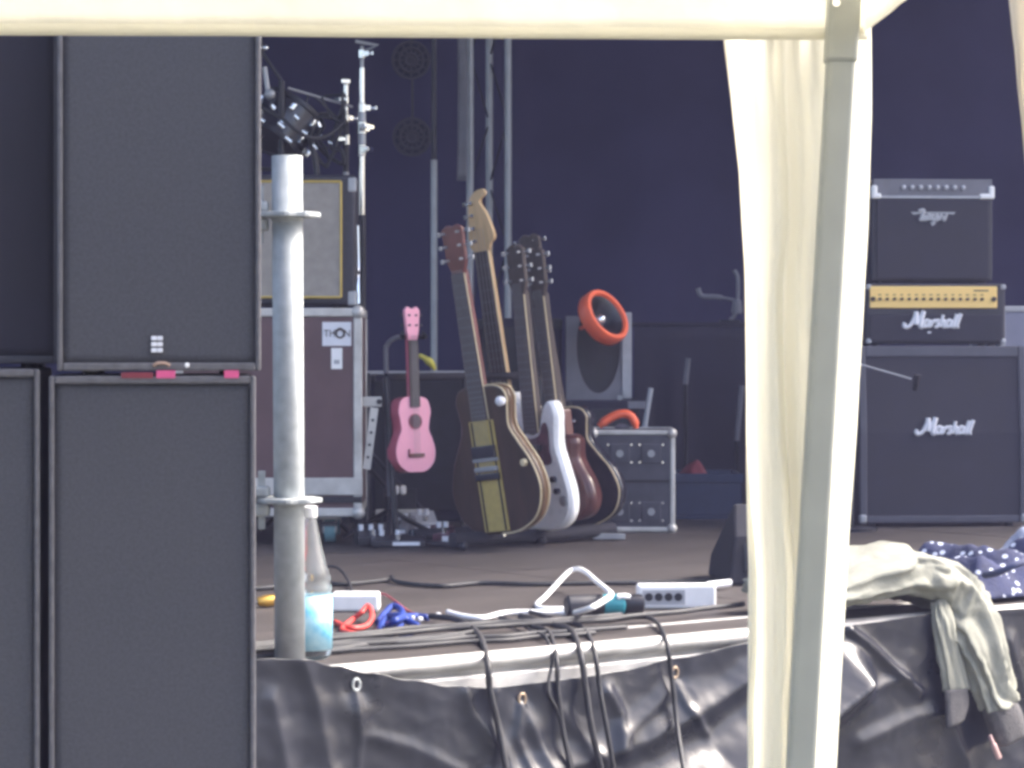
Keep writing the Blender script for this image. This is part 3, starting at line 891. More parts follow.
hs = [(-0.015, zu(340)), (0.015, zu(340)), (0.021, zu(330)), (0.026, zu(310)), (0.016, zu(306)), (0.0, zu(309)), (-0.016, zu(306)), (-0.026, zu(310)), (-0.021, zu(330))]
MB().prism(hs, -0.008, 0.006).build('headstock', M['pink'], uk, bevel=0.002)
for sx_ in (-1, 1):
    for yy in (315, 325):
        MB().cyl((sx_ * 0.012, -0.012, zu(yy)), (sx_ * 0.012, -0.0081, zu(yy)), 0.0035, 8).build('tuning_post', M['black_metal'], uk)
        MB().box((sx_ * 0.033, 0.0, zu(yy)), (0.009, 0.005, 0.008)).build('tuning_peg', M['black_metal'], uk, bevel=0.002)
for k in range(4):
    xx = (k - 1.5) * 0.0062
    MB().cyl((xx, -0.0128, zu(455)), (xx * 0.8, -0.0128, zu(335)), 0.0005, 4).build('string', M['steel_grey'], uk)
orient(uk, 32, -0.2, -4)
dus = 7.86
usx = P(386, 540, dus)
us = thing('instrument_stand', 'black upright stand holding the pink ukulele', 'stand', (usx.x, dus, DECK))
zz = lambda y: P(0, y, dus).z - DECK
rt = Vector((P(414, 0, dus).x - usx.x, -0.055, zz(334)))
MB().tube(crom([(0.012, 0, 0.02), (0.008, 0, zz(460)), (0.0, 0, zz(360)), (0.004, 0, zz(345)), (0.03, -0.01, zz(338)), (rt.x - 0.02, 0.0, zz(337))], 6), 0.008, 10).build('post', M['grey_paint'], us, smooth=True)
for s in (-1, 1):
    MB().tube(crom([(rt.x - 0.02, 0.0, zz(337)), (rt.x + s * 0.030, -0.005, zz(337)), (rt.x + s * 0.034, -0.05, zz(336)), (rt.x + s * 0.030, -0.085, zz(333))], 5), 0.007, 8).build('yoke_prong', M['foam'], us, smooth=True)
for k in range(3):
    a_ = R(-90 + 120 * k)
    MB().tube([(0.012, 0, 0.10), (0.012 + 0.17 * math.cos(a_), 0.17 * math.sin(a_), 0.010)], 0.008, 8).build('leg', M['black_metal'], us, smooth=True)
MB().cyl((0.012, 0, 0.09), (0.012, 0, 0.14), 0.014, 12).build('collar', M['black_metal'], us, smooth=True)

# effects pedals on the floor below the ukulele
pedals = [(372, 541, 7.75, 0.10, 0.05, 'black', 'black effects pedal with white switches by the case castor', 12),
          (400, 537, 7.92, 0.075, 0.075, 'grey_paint', 'grey effects pedal under the pink ukulele, left of two', -14),
          (424, 535, 8.00, 0.075, 0.085, 'light_grey', 'light grey effects pedal under the pink ukulele, right of two', 10),
          (398, 545, 7.70, 0.16, 0.035, 'black', 'flat black effects board in front of the pedals', 3),
          (443, 541, 7.80, 0.07, 0.055, 'tort', 'dark red effects pedal left of the guitar rack', 6)]
for x_, y_, d_, w_, h_, m_, lab, rz_ in pedals:
    b_ = P(x_, y_, d_)
    t = thing('effects_pedal', lab, 'pedal', (b_.x, b_.y, DECK), R(rz_), 'effects pedals under the ukulele')
    dp = 0.10
    poly = [(-dp / 2, 0.004), (dp / 2, 0.004), (dp / 2, h_), (-dp / 2, h_ * 0.6)]
    mb = MB()
    n_ = len(poly)
    mb.add([(-w_ / 2, y, z) for y, z in poly] + [(w_ / 2, y, z) for y, z in poly],
           [(0, 1, 2, 3), (7, 6, 5, 4)] + [(k, k + 4, (k + 1) % 4 + 4, (k + 1) % 4) for k in range(4)])
    mb.build('enclosure', M[m_], t, bevel=0.003)
    MB().box((0, 0, 0.002), (w_ * 0.9, dp * 0.9, 0.004)).build('rubber_base', M['black'], t)
    for k in range(3 if w_ > 0.09 else 2):
        xx = (k - (1 if w_ > 0.09 else 0.5)) * w_ * 0.30
        MB().cyl((xx, dp * 0.22, h_ * 0.86), (xx, dp * 0.22, h_ * 0.86 + 0.018), 0.008, 10).build('knob', M['offwhite'], t, smooth=True)
    MB().cyl((0, -dp * 0.25, h_ * 0.66), (0, -dp * 0.25, h_ * 0.70 + 0.014), 0.009, 10).build('foot_switch', M['chrome'], t, smooth=True)
    MB().box((w_ * 0.15, -dp / 2 - 0.001, h_ * 0.35), (w_ * 0.5, 0.002, h_ * 0.3)).build('name_plate', M['offwhite'], t)
MBp = P(400, 514, 8.05)
pr = thing('cable_tray', 'low silver metal bar and sockets behind the pedals under the ukulele', 'metal bar', (MBp.x, 8.05, DECK))
MB().box((0.0, 0, P(0, 512, 8.05).z - DECK), (0.15, 0.03, 0.016)).build('bar', M['alu'], pr, bevel=0.003)
for xx in (-0.06, 0.06):
    MB().cyl((xx, 0, 0), (xx, 0, P(0, 513, 8.05).z - DECK), 0.008, 8).build('leg', M['black_metal'], pr)
for xx in (-0.012, 0.010):
    MB().box((xx, -0.004, P(0, 490, 8.05).z - DECK), (0.018, 0.03, 0.028)).build('socket', M['white'], pr, bevel=0.006)
MB().box((0, 0.012, P(0, 499, 8.05).z - DECK), (0.10, 0.012, 0.06)).build('socket_plate', M['black_metal'], pr, bevel=0.003)

# ------------------------------------------------------------------ guitars on the rack
def guitar(label, x_bot, y_bot, d, half, thick, yaw, tilt, lean, mats, neck, head, name='electric_guitar', full=None, binding=True, group='guitars on the floor rack'):
    """half: half outline (x, z) in metres from the bottom; neck = (z of fretboard end, z of nut, width at end, at nut)"""
    t = thing(name, label, 'guitar', P(x_bot, y_bot, d), 0, group)
    out = outline(full if full else sym(half))
    mb, ms, mn = mats
    MB().prism(out, -thick / 2, thick / 2).build('body', M[mb], t, smooth=True, bevel=0.006, segs=3)
    th = thick / 2
    # side band so that rim and top differ, as on the real ones
    n_ = len(out)
    sv = [(x * 1.004, y, z * 1.002 - 0.0005) for y in (-th + 0.006, th - 0.006) for x, z in out]
    MB().add(sv, [(k, (k + 1) % n_, n_ + (k + 1) % n_, n_ + k) for k in range(n_)]).build('rim', M[ms], t, smooth='all', solid=0.0012)
    if binding:
        for yy in ((-th + 0.001, th - 0.001) if mb == 'brown_guitar' else (-th + 0.001,)):
            vis = [(x, yy, z) for x, z in out if x > 0.012]
            MB().tube(vis, 0.0025, 8).build('binding', M['cream'], t, smooth='all')
    z0, z1, w0, w1 = neck
    fy = -th - 0.004
    zb_ = max(q[1] for q in out if abs(q[0]) < 0.02) - 0.02
    def bar(za, zb2, wa, wb, ya, yb):
        return MB().add([(s * w / 2, y, z) for z, w in ((za, wa), (zb2, wb)) for y in (ya, yb) for s in (-1, 1)],
                        [(0, 1, 3, 2), (4, 6, 7, 5), (0, 4, 5, 1), (2, 3, 7, 6), (0, 2, 6, 4), (1, 5, 7, 3)])
    wz = lambda z: w0 + (w1 - w0) * (z - z0) / (z1 - z0)
    bar(zb_ - 0.05, z1 + 0.012, wz(zb_ - 0.05) * 0.96, wz(z1) * 0.96, -th + 0.002, -th + 0.022 + 0.0).build('neck', M[mn], t, bevel=0.006)
    bar(z0, z1, w0, w1, fy - 0.004, -th + 0.0015).build('fretboard', M['rosewood'], t, bevel=0.001)
    for s in (-1, 1):
        MB().tube([(s * (w0 / 2 + 0.0008), fy + 0.0005, z0), (s * (w1 / 2 + 0.0008), fy + 0.0005, z1)], 0.0022, 6).build('lit_neck_binding', M['cream'], t)  # cream binding that also paints the bright line of the lit neck side
    fr = MB()
    L = (z1 - z0) / (1 - 2 ** (-20 / 12.0))
    for k in range(1, 21):
        z = z1 - L * (1 - 2 ** (-k / 12.0))
        if z > z0 + 0.004:
            fr.box((0, fy - 0.0045, z), (wz(z) * 0.96, 0.0015, 0.0016))
    fr.build('frets', M['grey_paint'], t)['kind'] = 'stuff'
    head(t, z1, fy, mn)
    return t, th, fy
def strings(t, n, z0, z1, y, w0, w1):
    m = MB()
    for k in range(n):
        a_ = (k / (n - 1) - 0.5)
        m.cyl((a_ * w0, y, z0), (a_ * w1, y + 0.003, z1), 0.0006, 4)
    m.build('strings', M['steel_grey'], t)['kind'] = 'stuff'
def tuner(t, p, sx_, m='chrome'):
    o = MB().cyl((p[0] - sx_ * 0.004, p[1], p[2]), (p[0] + sx_ * 0.014, p[1], p[2]), 0.0024, 8)
    o.box((p[0] + sx_ * 0.018, p[1], p[2]), (0.010, 0.007, 0.013))
    o.build('tuning_peg', M[m], t, bevel=0.003)
    MB().cyl((p[0] - sx_ * 0.014, p[1] - 0.020, p[2]), (p[0] - sx_ * 0.014, p[1] - 0.006, p[2]), 0.0038, 8).build('tuning_post', M[m], t)
def head_33(col, length=0.16, top=0.045, pegs='chrome', n=3):
    def f(t, z1, fy, mn):
        poly = [(-0.022, z1), (0.022, z1), (0.037, z1 + 0.035), (top, z1 + length * 0.92), (top * 0.45, z1 + length), (0, z1 + length * 0.96), (-top * 0.45, z1 + length), (-top, z1 + length * 0.92), (-0.037, z1 + 0.035)]
        MB().prism(poly, fy - 0.001, fy + 0.014).build('headstock', M[col], t, bevel=0.003)
        for s in (-1, 1):
            for k in range(n):
                tuner(t, (s * 0.041, fy + 0.007, z1 + 0.042 + k * (length - 0.065) / max(1, n - 1)), s, pegs)
    return f
def head_inline(col, n=6, length=0.19, side=-1, pegs='chrome', edge='maple'):
    def f(t, z1, fy, mn):
        s = side
        pts = [(0.021, z1), (0.030, z1 + 0.020), (0.046, z1 + 0.045), (0.030, z1 + length * 0.62), (0.014, z1 + length * 0.82), (0.034, z1 + length * 0.93), (0.030, z1 + length * 1.02), (0.004, z1 + length * 1.0), (-0.020, z1 + length * 0.85), (-0.030, z1 + length * 0.5), (-0.036, z1 + 0.030), (-0.021, z1)]
        pts = [(v.x, v.y) for v in crom([(x, z, 0) for x, z in pts], 4, closed=True)]
        pts = [(x * (1.2 if s < 0 else -1.2), z) for x, z in pts]
        MB().prism(pts, fy + 0.000, fy + 0.015).build('headstock', M[col], t, bevel=0.002, smooth=True)
        for k in range(n):
            z = z1 + 0.035 + k * (length - 0.07) / (n - 1)
            tuner(t, (s * 0.036 - s * 0.010 * k / n, fy + 0.008, z), s, pegs)
            MB().cyl((s * 0.014 - s * 0.006 * k / n, fy - 0.010, z), (s * 0.014 - s * 0.006 * k / n, fy + 0.001, z), 0.0065, 10).build('string_post', M[pegs], t)
    return f

YG, TG = -40, 7.2
A_half = [(0, 0), (.09, .006), (.165, .045), (.196, .118), (.178, .195), (.135, .262), (.106, .312), (.110, .362), (.115, .395), (.098, .424), (.055, .436), (0, .432)]
# A: front guitar, walnut with a yellow stripe
A_full = [(x * 0.94, z) for x, z in A_half] + [(-x * 0.80, z) for x, z in reversed(A_half[1:-1])]
gA, th, fy = guitar('dark brown guitar with cream edges and yellow stripe down its middle, first on the rack', 503, 533, 7.62, A_half, 0.040, YG, 8.7, 0, ('brown_guitar', 'brown_side', 'red_wood'), (0.338, 0.770, 0.062, 0.047), head_33('red_wood', 0.145, 0.040, 'steel_grey'), full=A_full)
orient(gA, YG, 8.7, 0)
def slab(t, name, m, x0, x1, z0, z1, y0, y1, bev=0.001):
    return MB().box2((x0, y0, z0), (x1, y1, z1)).build(name, M[m], t, bevel=bev)
sp = slab(gA, 'stripe', 'stripe', -0.047, 0.047, 0.008, 0.335, -th - 0.0040, -th - 0.0005)
for s in (-1, 1):
    slab(sp, 'stripe_line', 'black_lac', s * 0.036 - 0.003, s * 0.036 + 0.003, 0.010, 0.333, -th - 0.0055, -th - 0.0041, 0)
slab(gA, 'pickup', 'black_lac', -0.044, 0.044, 0.226, 0.262, -th - 0.017, -th - 0.0042, 0.003)
slab(gA, 'pickup_ring', 'steel_grey', -0.048, 0.048, 0.215, 0.225, -th - 0.012, -th - 0.0042, 0.002)
slab(gA, 'bridge', 'steel_grey', -0.042, 0.042, 0.186, 0.200, -th - 0.018, -th - 0.0042, 0.003)
slab(gA, 'bridge_cover', 'black_lac', -0.046, 0.046, 0.160, 0.180, -th - 0.014, -th - 0.0042, 0.003)
MB().lathe([(0.011, 0), (0.011, 0.010), (0.008, 0.013), (0.0005, 0.0135)], (0.142, -th - 0.001, 0.200), 16, Matrix.Rotation(R(90), 3, 'X')).build('knob', M['cream'], gA, smooth=True)
mb = MB(); mb.lathe([(0.012, 0), (0.014, 0.006), (0.015, 0.016), (0.009, 0.024), (0.0005, 0.026)], (0.094, -th - 0.001, 0.385), 12, Matrix.Rotation(R(90), 3, 'X')); mb.build('toggle_switch', M['offwhite'], gA, smooth=True)
strings(gA, 6, 0.17, 0.78, fy - 0.0075, 0.050, 0.036)
MB().cyl((0, 0, 0.006), (0, 0, -0.010), 0.007, 10).build('strap_button', M['chrome'], gA)

# B: bass with the maple headstock, standing behind the first two bodies
B_full = [(0, 0.0), (.08, .004), (.13, .05), (.14, .12), (.115, .2), (.11, .27), (.13, .33), (.12, .37), (.085, .355), (.045, .315), (0, .300), (-.045, .33), (-.075, .40), (-.115, .445), (-.135, .40), (-.12, .30), (-.115, .22), (-.14, .12), (-.13, .05), (-.08, .004)]
gB, th, fy = guitar('guitar with light maple headstock, tallest on the rack, its body hidden', 524, 523, 8.22, None, 0.040, -34, 8.0, 0, ('black_lac', 'black_lac', 'maple'), (0.335, 0.868, 0.062, 0.048), head_inline('maple', 4, 0.190, -1), full=B_full, binding=False)
orient(gB, -34, 8.0, 0)
slab(gB, 'pickup', 'black_metal', -0.04, 0.04, 0.16, 0.20, -th - 0.01, -th - 0.0005, 0.002)
slab(gB, 'bridge', 'steel_grey', -0.04, 0.04, 0.06, 0.11, -th - 0.012, -th - 0.0005, 0.002)
strings(gB, 4, 0.08, 0.94, fy - 0.0075, 0.050, 0.036)

# C: white guitar with dark scratch plate
C_full = [(0, 0.0), (.085, .002), (.150, .040), (.165, .105), (.140, .185), (.118, .245), (.122, .300), (.128, .345), (.108, .380), (.076, .372), (.052, .335), (.036, .300), (0, .286), (-.036, .300), (-.050, .345), (-.070, .392), (-.105, .415), (-.132, .390), (-.130, .32), (-.12, .25), (-.135, .18), (-.158, .105), (-.145, .040), (-.085, .002)]
gC, th, fy = guitar('white solid body guitar with dark red scratch plate, second body on the rack', 547, 529, 7.78, None, 0.046, -48, 5.4, 0, ('white_lac', 'white_lac', 'rosewood'), (0.290, 0.705, 0.060, 0.048), head_33('rosewood', 0.150, 0.036, 'steel_grey'), full=[(x * 0.80, z) for x, z in C_full], binding=False)
orient(gC, -48, 5.4, 0)
pg = outline([(-.05, .22), (-.085, .26), (-.088, .32), (-.066, .335), (-.044, .30), (-.02, .275), (.03, .282), (.046, .312), (.064, .318), (.072, .29), (.070, .24), (.074, .20), (.03, .195)], 4)
MB().prism(pg, -th - 0.0028, -th - 0.0004).build('scratch_plate', M['tort'], gC)
for k in range(2):
    MB().cyl((0.080 + 0.012 * k, -th - 0.014, 0.150 - 0.035 * k), (0.080 + 0.012 * k, -th - 0.001, 0.150 - 0.035 * k), 0.009, 14).build('knob', M['black_metal'], gC, smooth=True)
MB().lathe([(0.016, 0), (0.016, 0.003), (0.009, 0.006), (0.0005, 0.0065)], (0.110, -th - 0.0005, 0.085), 14, Matrix.Rotation(R(90), 3, 'X')).build('jack_plate', M['steel_grey'], gC, smooth=True)
slab(gC, 'pickup', 'black_metal', -0.04, 0.04, 0.235, 0.255, -th - 0.010, -th - 0.003, 0.002)
slab(gC, 'pickup', 'black_metal', -0.04, 0.04, 0.185, 0.205, -th - 0.010, -th - 0.003, 0.002)
slab(gC, 'bridge', 'chrome', -0.04, 0.04, 0.105, 0.135, -th - 0.012, -th - 0.0005, 0.002)
strings(gC, 6, 0.12, 0.74, fy - 0.0075, 0.050, 0.036)

# D: small red body
sD = 0.60
D_half = [(x * sD, z * sD) for x, z in A_half]
gD, th, fy = guitar('small cherry red guitar, third body on the rack', 573, 520, 7.95, D_half, 0.060, -52, 7.6, 0, ('red_dark', 'red_dark', 'rosewood'), (0.22, 0.690, 0.054, 0.044), head_33('rosewood', 0.150, 0.038, 'steel_grey'), binding=False)
orient(gD, -52, 6.5, 0)
slab(gD, 'bridge', 'steel_grey', -0.035, 0.035, 0.07, 0.085, -th - 0.012, -th - 0.0005, 0.002)
slab(gD, 'pickup', 'black_metal', -0.036, 0.036, 0.14, 0.165, -th - 0.012, -th - 0.0005, 0.002)
slab(gD, 'neck_heel', 'red_wood', -0.022, 0.022, 0.20, 0.34, -th + 0.022, th - 0.004, 0.006)
strings(gD, 6, 0.11, 0.71, fy - 0.0075, 0.046, 0.036)

# E: black with cream binding
E_half = [(x * 0.99, z * 0.86) for x, z in A_half]
gE, th, fy = guitar('black guitar with cream binding, last body on the rack beside the small case', 578, 527, 8.10, E_half, 0.045, -38, 8.8, 0, ('black_lac', 'black_lac', 'rosewood'), (0.315, 0.760, 0.062, 0.050), head_33('rosewood', 0.165, 0.040))
orient(gE, -38, 8.8, 0)
mb = MB(); mb.lathe([(0.006, 0), (0.006, 0.006), (0.003, 0.008), (0.005, 0.02), (0.0005, 0.024)], (0.07, -th - 0.001, 0.33), 12, Matrix.Rotation(R(90), 3, 'X')); mb.build('toggle_switch', M['chrome'], gE, smooth=True)
mb = MB(); ball(mb, (0.02, -th - 0.022, 0.345), 0.017); mb.build('blue_knob', M['blue_cable'], gE, smooth='all')
slab(gE, 'bridge', 'chrome', -0.04, 0.04, 0.12, 0.135, -th - 0.014, -th - 0.0005, 0.003)
slab(gE, 'tailpiece', 'chrome', -0.04, 0.04, 0.075, 0.088, -th - 0.014, -th - 0.0005, 0.003)
slab(gE, 'pickup', 'black_metal', -0.04, 0.04, 0.17, 0.21, -th - 0.012, -th - 0.0005, 0.002)
for k in range(2):
    MB().cyl((0.10 + 0.01 * k, -th - 0.014, 0.12 - 0.05 * k), (0.10 + 0.01 * k, -th - 0.001, 0.12 - 0.05 * k), 0.011, 12).build('knob', M['black_metal'], gE, smooth=True)
strings(gE, 6, 0.12, 0.80, fy - 0.0075, 0.050, 0.036)

# rack under the guitars
k0, k1 = P(446, 547, 7.60), P(606, 546, 8.02)
rk = thing('guitar_rack', 'long black floor rack with foam bars under the row of guitars', 'guitar rack', (k0.x, k0.y, DECK))
du_ = (k1 - k0); du_.z = 0
dn = Vector((-du_.y, du_.x, 0)).normalized()
top_h = 0.046
for off, hh in ((-0.03, 0.030), (0.16, 0.030)):
    a_, b_ = dn * off, du_ + dn * off
    MB().tube([a_ + Vector((0, 0, hh)), a_.lerp(b_, 0.5) + Vector((0, 0, hh - 0.004)), b_ + Vector((0, 0, hh))], 0.021, 12).build('foam_bar', M['foam'], rk, smooth=True)
for s in (0.02, 0.5, 0.98):
    c = du_ * s
    MB().tube([c + dn * -0.06 + Vector((0, 0, 0.011)), c + dn * 0.26 + Vector((0, 0, 0.011))], 0.010, 8).build('foot_tube', M['black_metal'], rk, smooth=True)
    mb = MB(); ball(mb, c + dn * -0.065 + Vector((0, 0, 0.013)), 0.013); mb.build('end_cap', M['black'], rk, smooth='all')
for s in (0.02, 0.98):
    c = du_ * s + dn * 0.25
    MB().tube([c + Vector((0, 0, 0.01)), c + dn * 0.05 + Vector((0, 0, 0.50))], 0.010, 8).build('upright', M['black_metal'], rk, smooth=True)
MB().tube([du_ * 0.02 + dn * 0.30 + Vector((0, 0, 0.50)), du_ * 0.98 + dn * 0.30 + Vector((0, 0, 0.50))], 0.012, 8).build('neck_rail', M['foam'], rk, smooth=True)
MB().box(du_ * 0.93 + dn * -0.06 + Vector((0, 0, 0.012)), (0.10, 0.012, 0.018)).build('label_strip', M['steel_grey'], rk, bevel=0.002)

# ------------------------------------------------------------------ things right of the guitars
# small flight case
d1 = 8.30
c0, c1 = P(590, 535, d1), P(675, 430, d1)
sc_ = thing('flight_case', 'small black flight case with silver edges and latches right of the guitars', 'flight case', (c0.x, d1, DECK), R(-2))
w_, h_ = c1.x - c0.x, c1.z - DECK
MB().box2((0.003, 0.003, 0.003), (w_ - 0.003, 0.32, h_ - 0.003)).build('panel', M['case_black'], sc_)
edge_bars(sc_, w_, 0.32, 0.0, h_, 0.016, M['alu'])
for xx in (0.010, w_ - 0.010):
    for zz_ in (0.012, h_ - 0.010):
        mb = MB(); ball(mb, (xx, 0.004, zz_), 0.017); mb.build('ball_corner', M['alu'], sc_, smooth='all')
for xx in (0.095, 0.195):
    for zz_ in (h_ - 0.075, 0.065):
        lt_ = MB().box((xx, -0.001, zz_), (0.062, 0.004, 0.062)).build('latch', M['case_black'], sc_, bevel=0.004)
        MB().cyl((xx, -0.009, zz_), (xx, -0.003, zz_), 0.012, 12).build('latch_knob', M['steel_grey'], lt_, smooth=True)
        for sx_ in (-1, 1):
            for sz_ in (-1, 1):
                MB().cyl((xx + sx_ * 0.037, -0.002, zz_ + sz_ * 0.028), (xx + sx_ * 0.037, 0.003, zz_ + sz_ * 0.028), 0.004, 8).build('rivet', M['chrome'], lt_)
MB().box2((0.016, -0.001, h_ * 0.5 - 0.004), (w_ - 0.016, 0.0025, h_ * 0.5 + 0.004)).build('lid_joint', M['black_metal'], sc_)
# orange curved handle lying on it
h0 = P(600, 430, d1 + 0.06)
arc = [P(x_, y_, d1 + 0.06) for x_, y_ in ((599, 425), (606, 419), (618, 413), (628, 413), (634, 419), (636, 427))]
mb = MB().tube(crom(arc, 5), [0.010] * 3 + [0.014] * 20 + [0.010] * 3, 10)
mb.v = [(v[0], d1 + 0.06 + (v[1] - d1 - 0.06) * 1.3, v[2]) for v in mb.v]
og = thing('curved_tube', 'orange curved plastic tube arching over the small flight case', 'tube', (0, 0, 0))
zmin = min(v[2] for v in mb.v)
mb.v = [(v[0], v[1], v[2] - zmin + DECK + h_ + 0.001) for v in mb.v]
mb.build('grip', M['orange'], og, smooth='all')
cc = P(622, 426, d1 + 0.075)
MB().lathe([(0.022, 0), (0.026, 0.006), (0.012, 0.016), (0.0005, 0.018)], (cc.x, cc.y, DECK + h_ + 0.002), 14).build('mouthpiece', M['grey_paint'], og, smooth=True)

# grey loudspeaker with the round opening, on a dark cabinet
d2 = 8.75
dark_cab('dark cabinet carrying the grey round speaker box', 562, 640, 400, d2, 0.36)
g0, g1 = P(566, 400, d2 + 0.03), P(631, 316, d2 + 0.03)
gs = thing('speaker_box', 'grey speaker box with large dark round opening under the orange ring', 'loudspeaker', (g0.x, d2 + 0.03, g0.z + 0.0), 0)
gw, gh = g1.x - g0.x, g1.z - g0.z
MB().box2((0.002, 0.016, 0.0), (gw - 0.002, 0.22, gh)).build('cabinet', M['black'], gs, bevel=0.004)
# baffle with a real hole
n = 40
hc = (gw * 0.50, gh * 0.64); hr = (gw * 0.335, gh * 0.56)
ci = [(hc[0] + hr[0] * math.cos(2 * PI * k / n), min(gh + 0.0, hc[1] + hr[1] * math.sin(2 * PI * k / n))) for k in range(n)]
def sq(k):
    a_ = 2 * PI * k / n
    c_, s_ = math.cos(a_), math.sin(a_)
    q_ = max(abs(c_), abs(s_))
    return (gw / 2 + gw / 2 * c_ / q_, gh / 2 + gh / 2 * s_ / q_)
co = [sq(k) for k in range(n)]
vs = [(x, y, z) for y in (0.0, 0.0155) for x, z in co + ci]
fs = []
for k in range(n):
    j = (k + 1) % n
    fs += [(k, j, n + j, n + k), (2 * n + k, 3 * n + k, 3 * n + j, 2 * n + j), (n + k, n + j, 3 * n + j, 3 * n + k), (k, 2 * n + k, 2 * n + j, j)]
MB().add(vs, fs).build('baffle', M['grey_paint'], gs)
MB().box2((gw - 0.030, -0.006, 0.006), (gw + 0.002, -0.001, gh + 0.012)).build('side_rail', M['light_grey'], gs, bevel=0.002)
for zz_ in (0.012, 0.03):
    MB().cyl((gw - 0.05 + zz_, -0.012, zz_ - 0.004), (gw - 0.05 + zz_, 0.0, zz_ - 0.004), 0.009, 10).build('knob', M['steel_grey'], gs, smooth=True)
# orange ring lamp / megaphone bell resting on the box
mc = P(604, 317, 8.62)
mg = thing('megaphone', 'round megaphone bell with bright orange rim above the grey speaker box', 'megaphone', mc)
axis = Vector((0.66, -0.58, 0.48)).normalized()
rot = axis.to_track_quat('Z', 'Y').to_matrix()
def rl_(prof, name, m, par, n=36):
    b_ = MB()
    b_.lathe(prof, (0, 0, 0), n, rot)
    return b_.build(name, M[m], par, smooth=True)
rr = 0.096
b_ = MB()
prof = [(rr * 0.77, 0.014), (rr * 0.82, 0.022), (rr * 0.95, 0.022), (rr, 0.012), (rr, -0.020), (rr * 0.95, -0.028), (rr * 0.77, -0.024)]
npr = len(prof)
n = 40
vs = [rot @ Vector((r_ * math.cos(2 * PI * k / n), r_ * math.sin(2 * PI * k / n), z_)) for r_, z_ in prof for k in range(n)]
fs = [(i * n + k, i * n + (k + 1) % n, ((i + 1) % npr) * n + (k + 1) % n, ((i + 1) % npr) * n + k) for i in range(npr) for k in range(n)]
b_.add(vs, fs).build('rim', M['orange'], mg, smooth=True)
b_ = MB()
prof = [(rr * 0.765, 0.012), (rr * 0.62, -0.020), (rr * 0.35, -0.045), (rr * 0.18, -0.060)]
vs = [rot @ Vector((r_ * math.cos(2 * PI * k / n), r_ * math.sin(2 * PI * k / n), z_)) for r_, z_ in prof for k in range(n)]
fs = [(i * n + k, i * n + (k + 1) % n, (i + 1) * n + (k + 1) % n, (i + 1) * n + k) for i in range(3) for k in range(n)]
b_.add(vs, fs).build('horn', M['black_metal'], mg, smooth='all', solid=0.002)
rl_([(0.002, -0.05), (rr * 0.22, -0.035), (rr * 0.24, -0.02), (rr * 0.14, -0.004), (0.002, 0.002)], 'centre_cone', 'chrome', mg, 20)
p_ = P(580, 325, 8.66) - mc
MB().tube(crom([rot @ Vector((-rr * 0.9, 0.0, -0.02)), p_ + Vector((0.02, 0, 0.0)), p_ + Vector((0.0, 0, -0.012))], 4), 0.006, 8).build('trigger_handle', M['orange'], mg, smooth=True)
MB().tube(crom([rot @ Vector((0, 0, -0.055)), rot @ Vector((0.0, 0, -0.075))], 3), 0.022, 12).build('driver', M['black_metal'], mg, smooth=True)
MB().tube([rot @ Vector((0, 0, -0.06)), Vector((0.0, 0.22, gs.location.z + gh - mc.z + 0.004))], 0.010, 8).build('grip', M['black_metal'], mg, smooth=True)

# grey folding bracket behind the small case
fbk = thing('folding_stand', 'small grey folding stand leaning up behind the small flight case', 'stand', (P(645, 0, 8.72).x, 8.72, DECK))
zf = lambda y: P(0, y, 8.72).z - DECK
MB().tube([(-0.03, 0, 0.0), (-0.004, 0, zf(432)), (0.020, 0, zf(388))], 0.0085, 8).build('upright', M['light_grey'], fbk, smooth=True)
MB().box((-0.028, 0.0, zf(405)), (0.060, 0.012, 0.026)).build('crosspiece', M['grey_paint'], fbk, bevel=0.002)
MB().tube([(0.004, 0.01, zf(425)), (0.03, 0.20, 0.005)], 0.007, 8).build('rear_leg', M['grey_paint'], fbk, smooth=True)

# blue crate with red cloth
cr0, cr1 = P(676, 525, 8.9), P(742, 474, 8.9)
cr = thing('plastic_crate', 'dim dark blue plastic crate right of the small flight case', 'crate', (cr0.x, 8.9, DECK))
cw, ch = cr1.x - cr0.x, cr1.z - DECK
for a_, b_ in (((0, 0, 0.012), (cw, 0.012, ch)), ((0, 0.288, 0.012), (cw, 0.30, ch)), ((0, 0.0125, 0.012), (0.012, 0.2875, ch)), ((cw - 0.012, 0.0125, 0.012), (cw, 0.2875, ch))):
    MB().box2(a_, b_).build('side', M['blue_plastic'], cr, bevel=0.003)
MB().box2((0.0, 0.0, 0.0), (cw, 0.30, 0.0115)).build('bottom', M['blue_plastic'], cr)
MB().box2((-0.006, -0.006, ch - 0.03), (cw + 0.006, -0.0005, ch + 0.002)).build('rim', M['blue_plastic'], cr, bevel=0.003)
rc0 = P(686, 474, 9.02)
def cloth(u, v):
    x = (u - 0.5) * 0.17
    y = (v - 0.5) * 0.2
    r2 = (u - 0.5) ** 2 + (v - 0.5) ** 2
    return (rc0.x + x + 0.03, 9.02 + y, DECK + ch - 0.05 + 0.11 * math.exp(-r2 * 9 - 0.0) * (1 - 0.4 * u) + 0.015 * fbm(x * 20, y * 20))
tag(MB().grid(cloth, 24, 24).build('cloth', M['red_cloth'], smooth='all', solid=0.004), 'dark red cloth heaped in the blue crate', 'cloth')
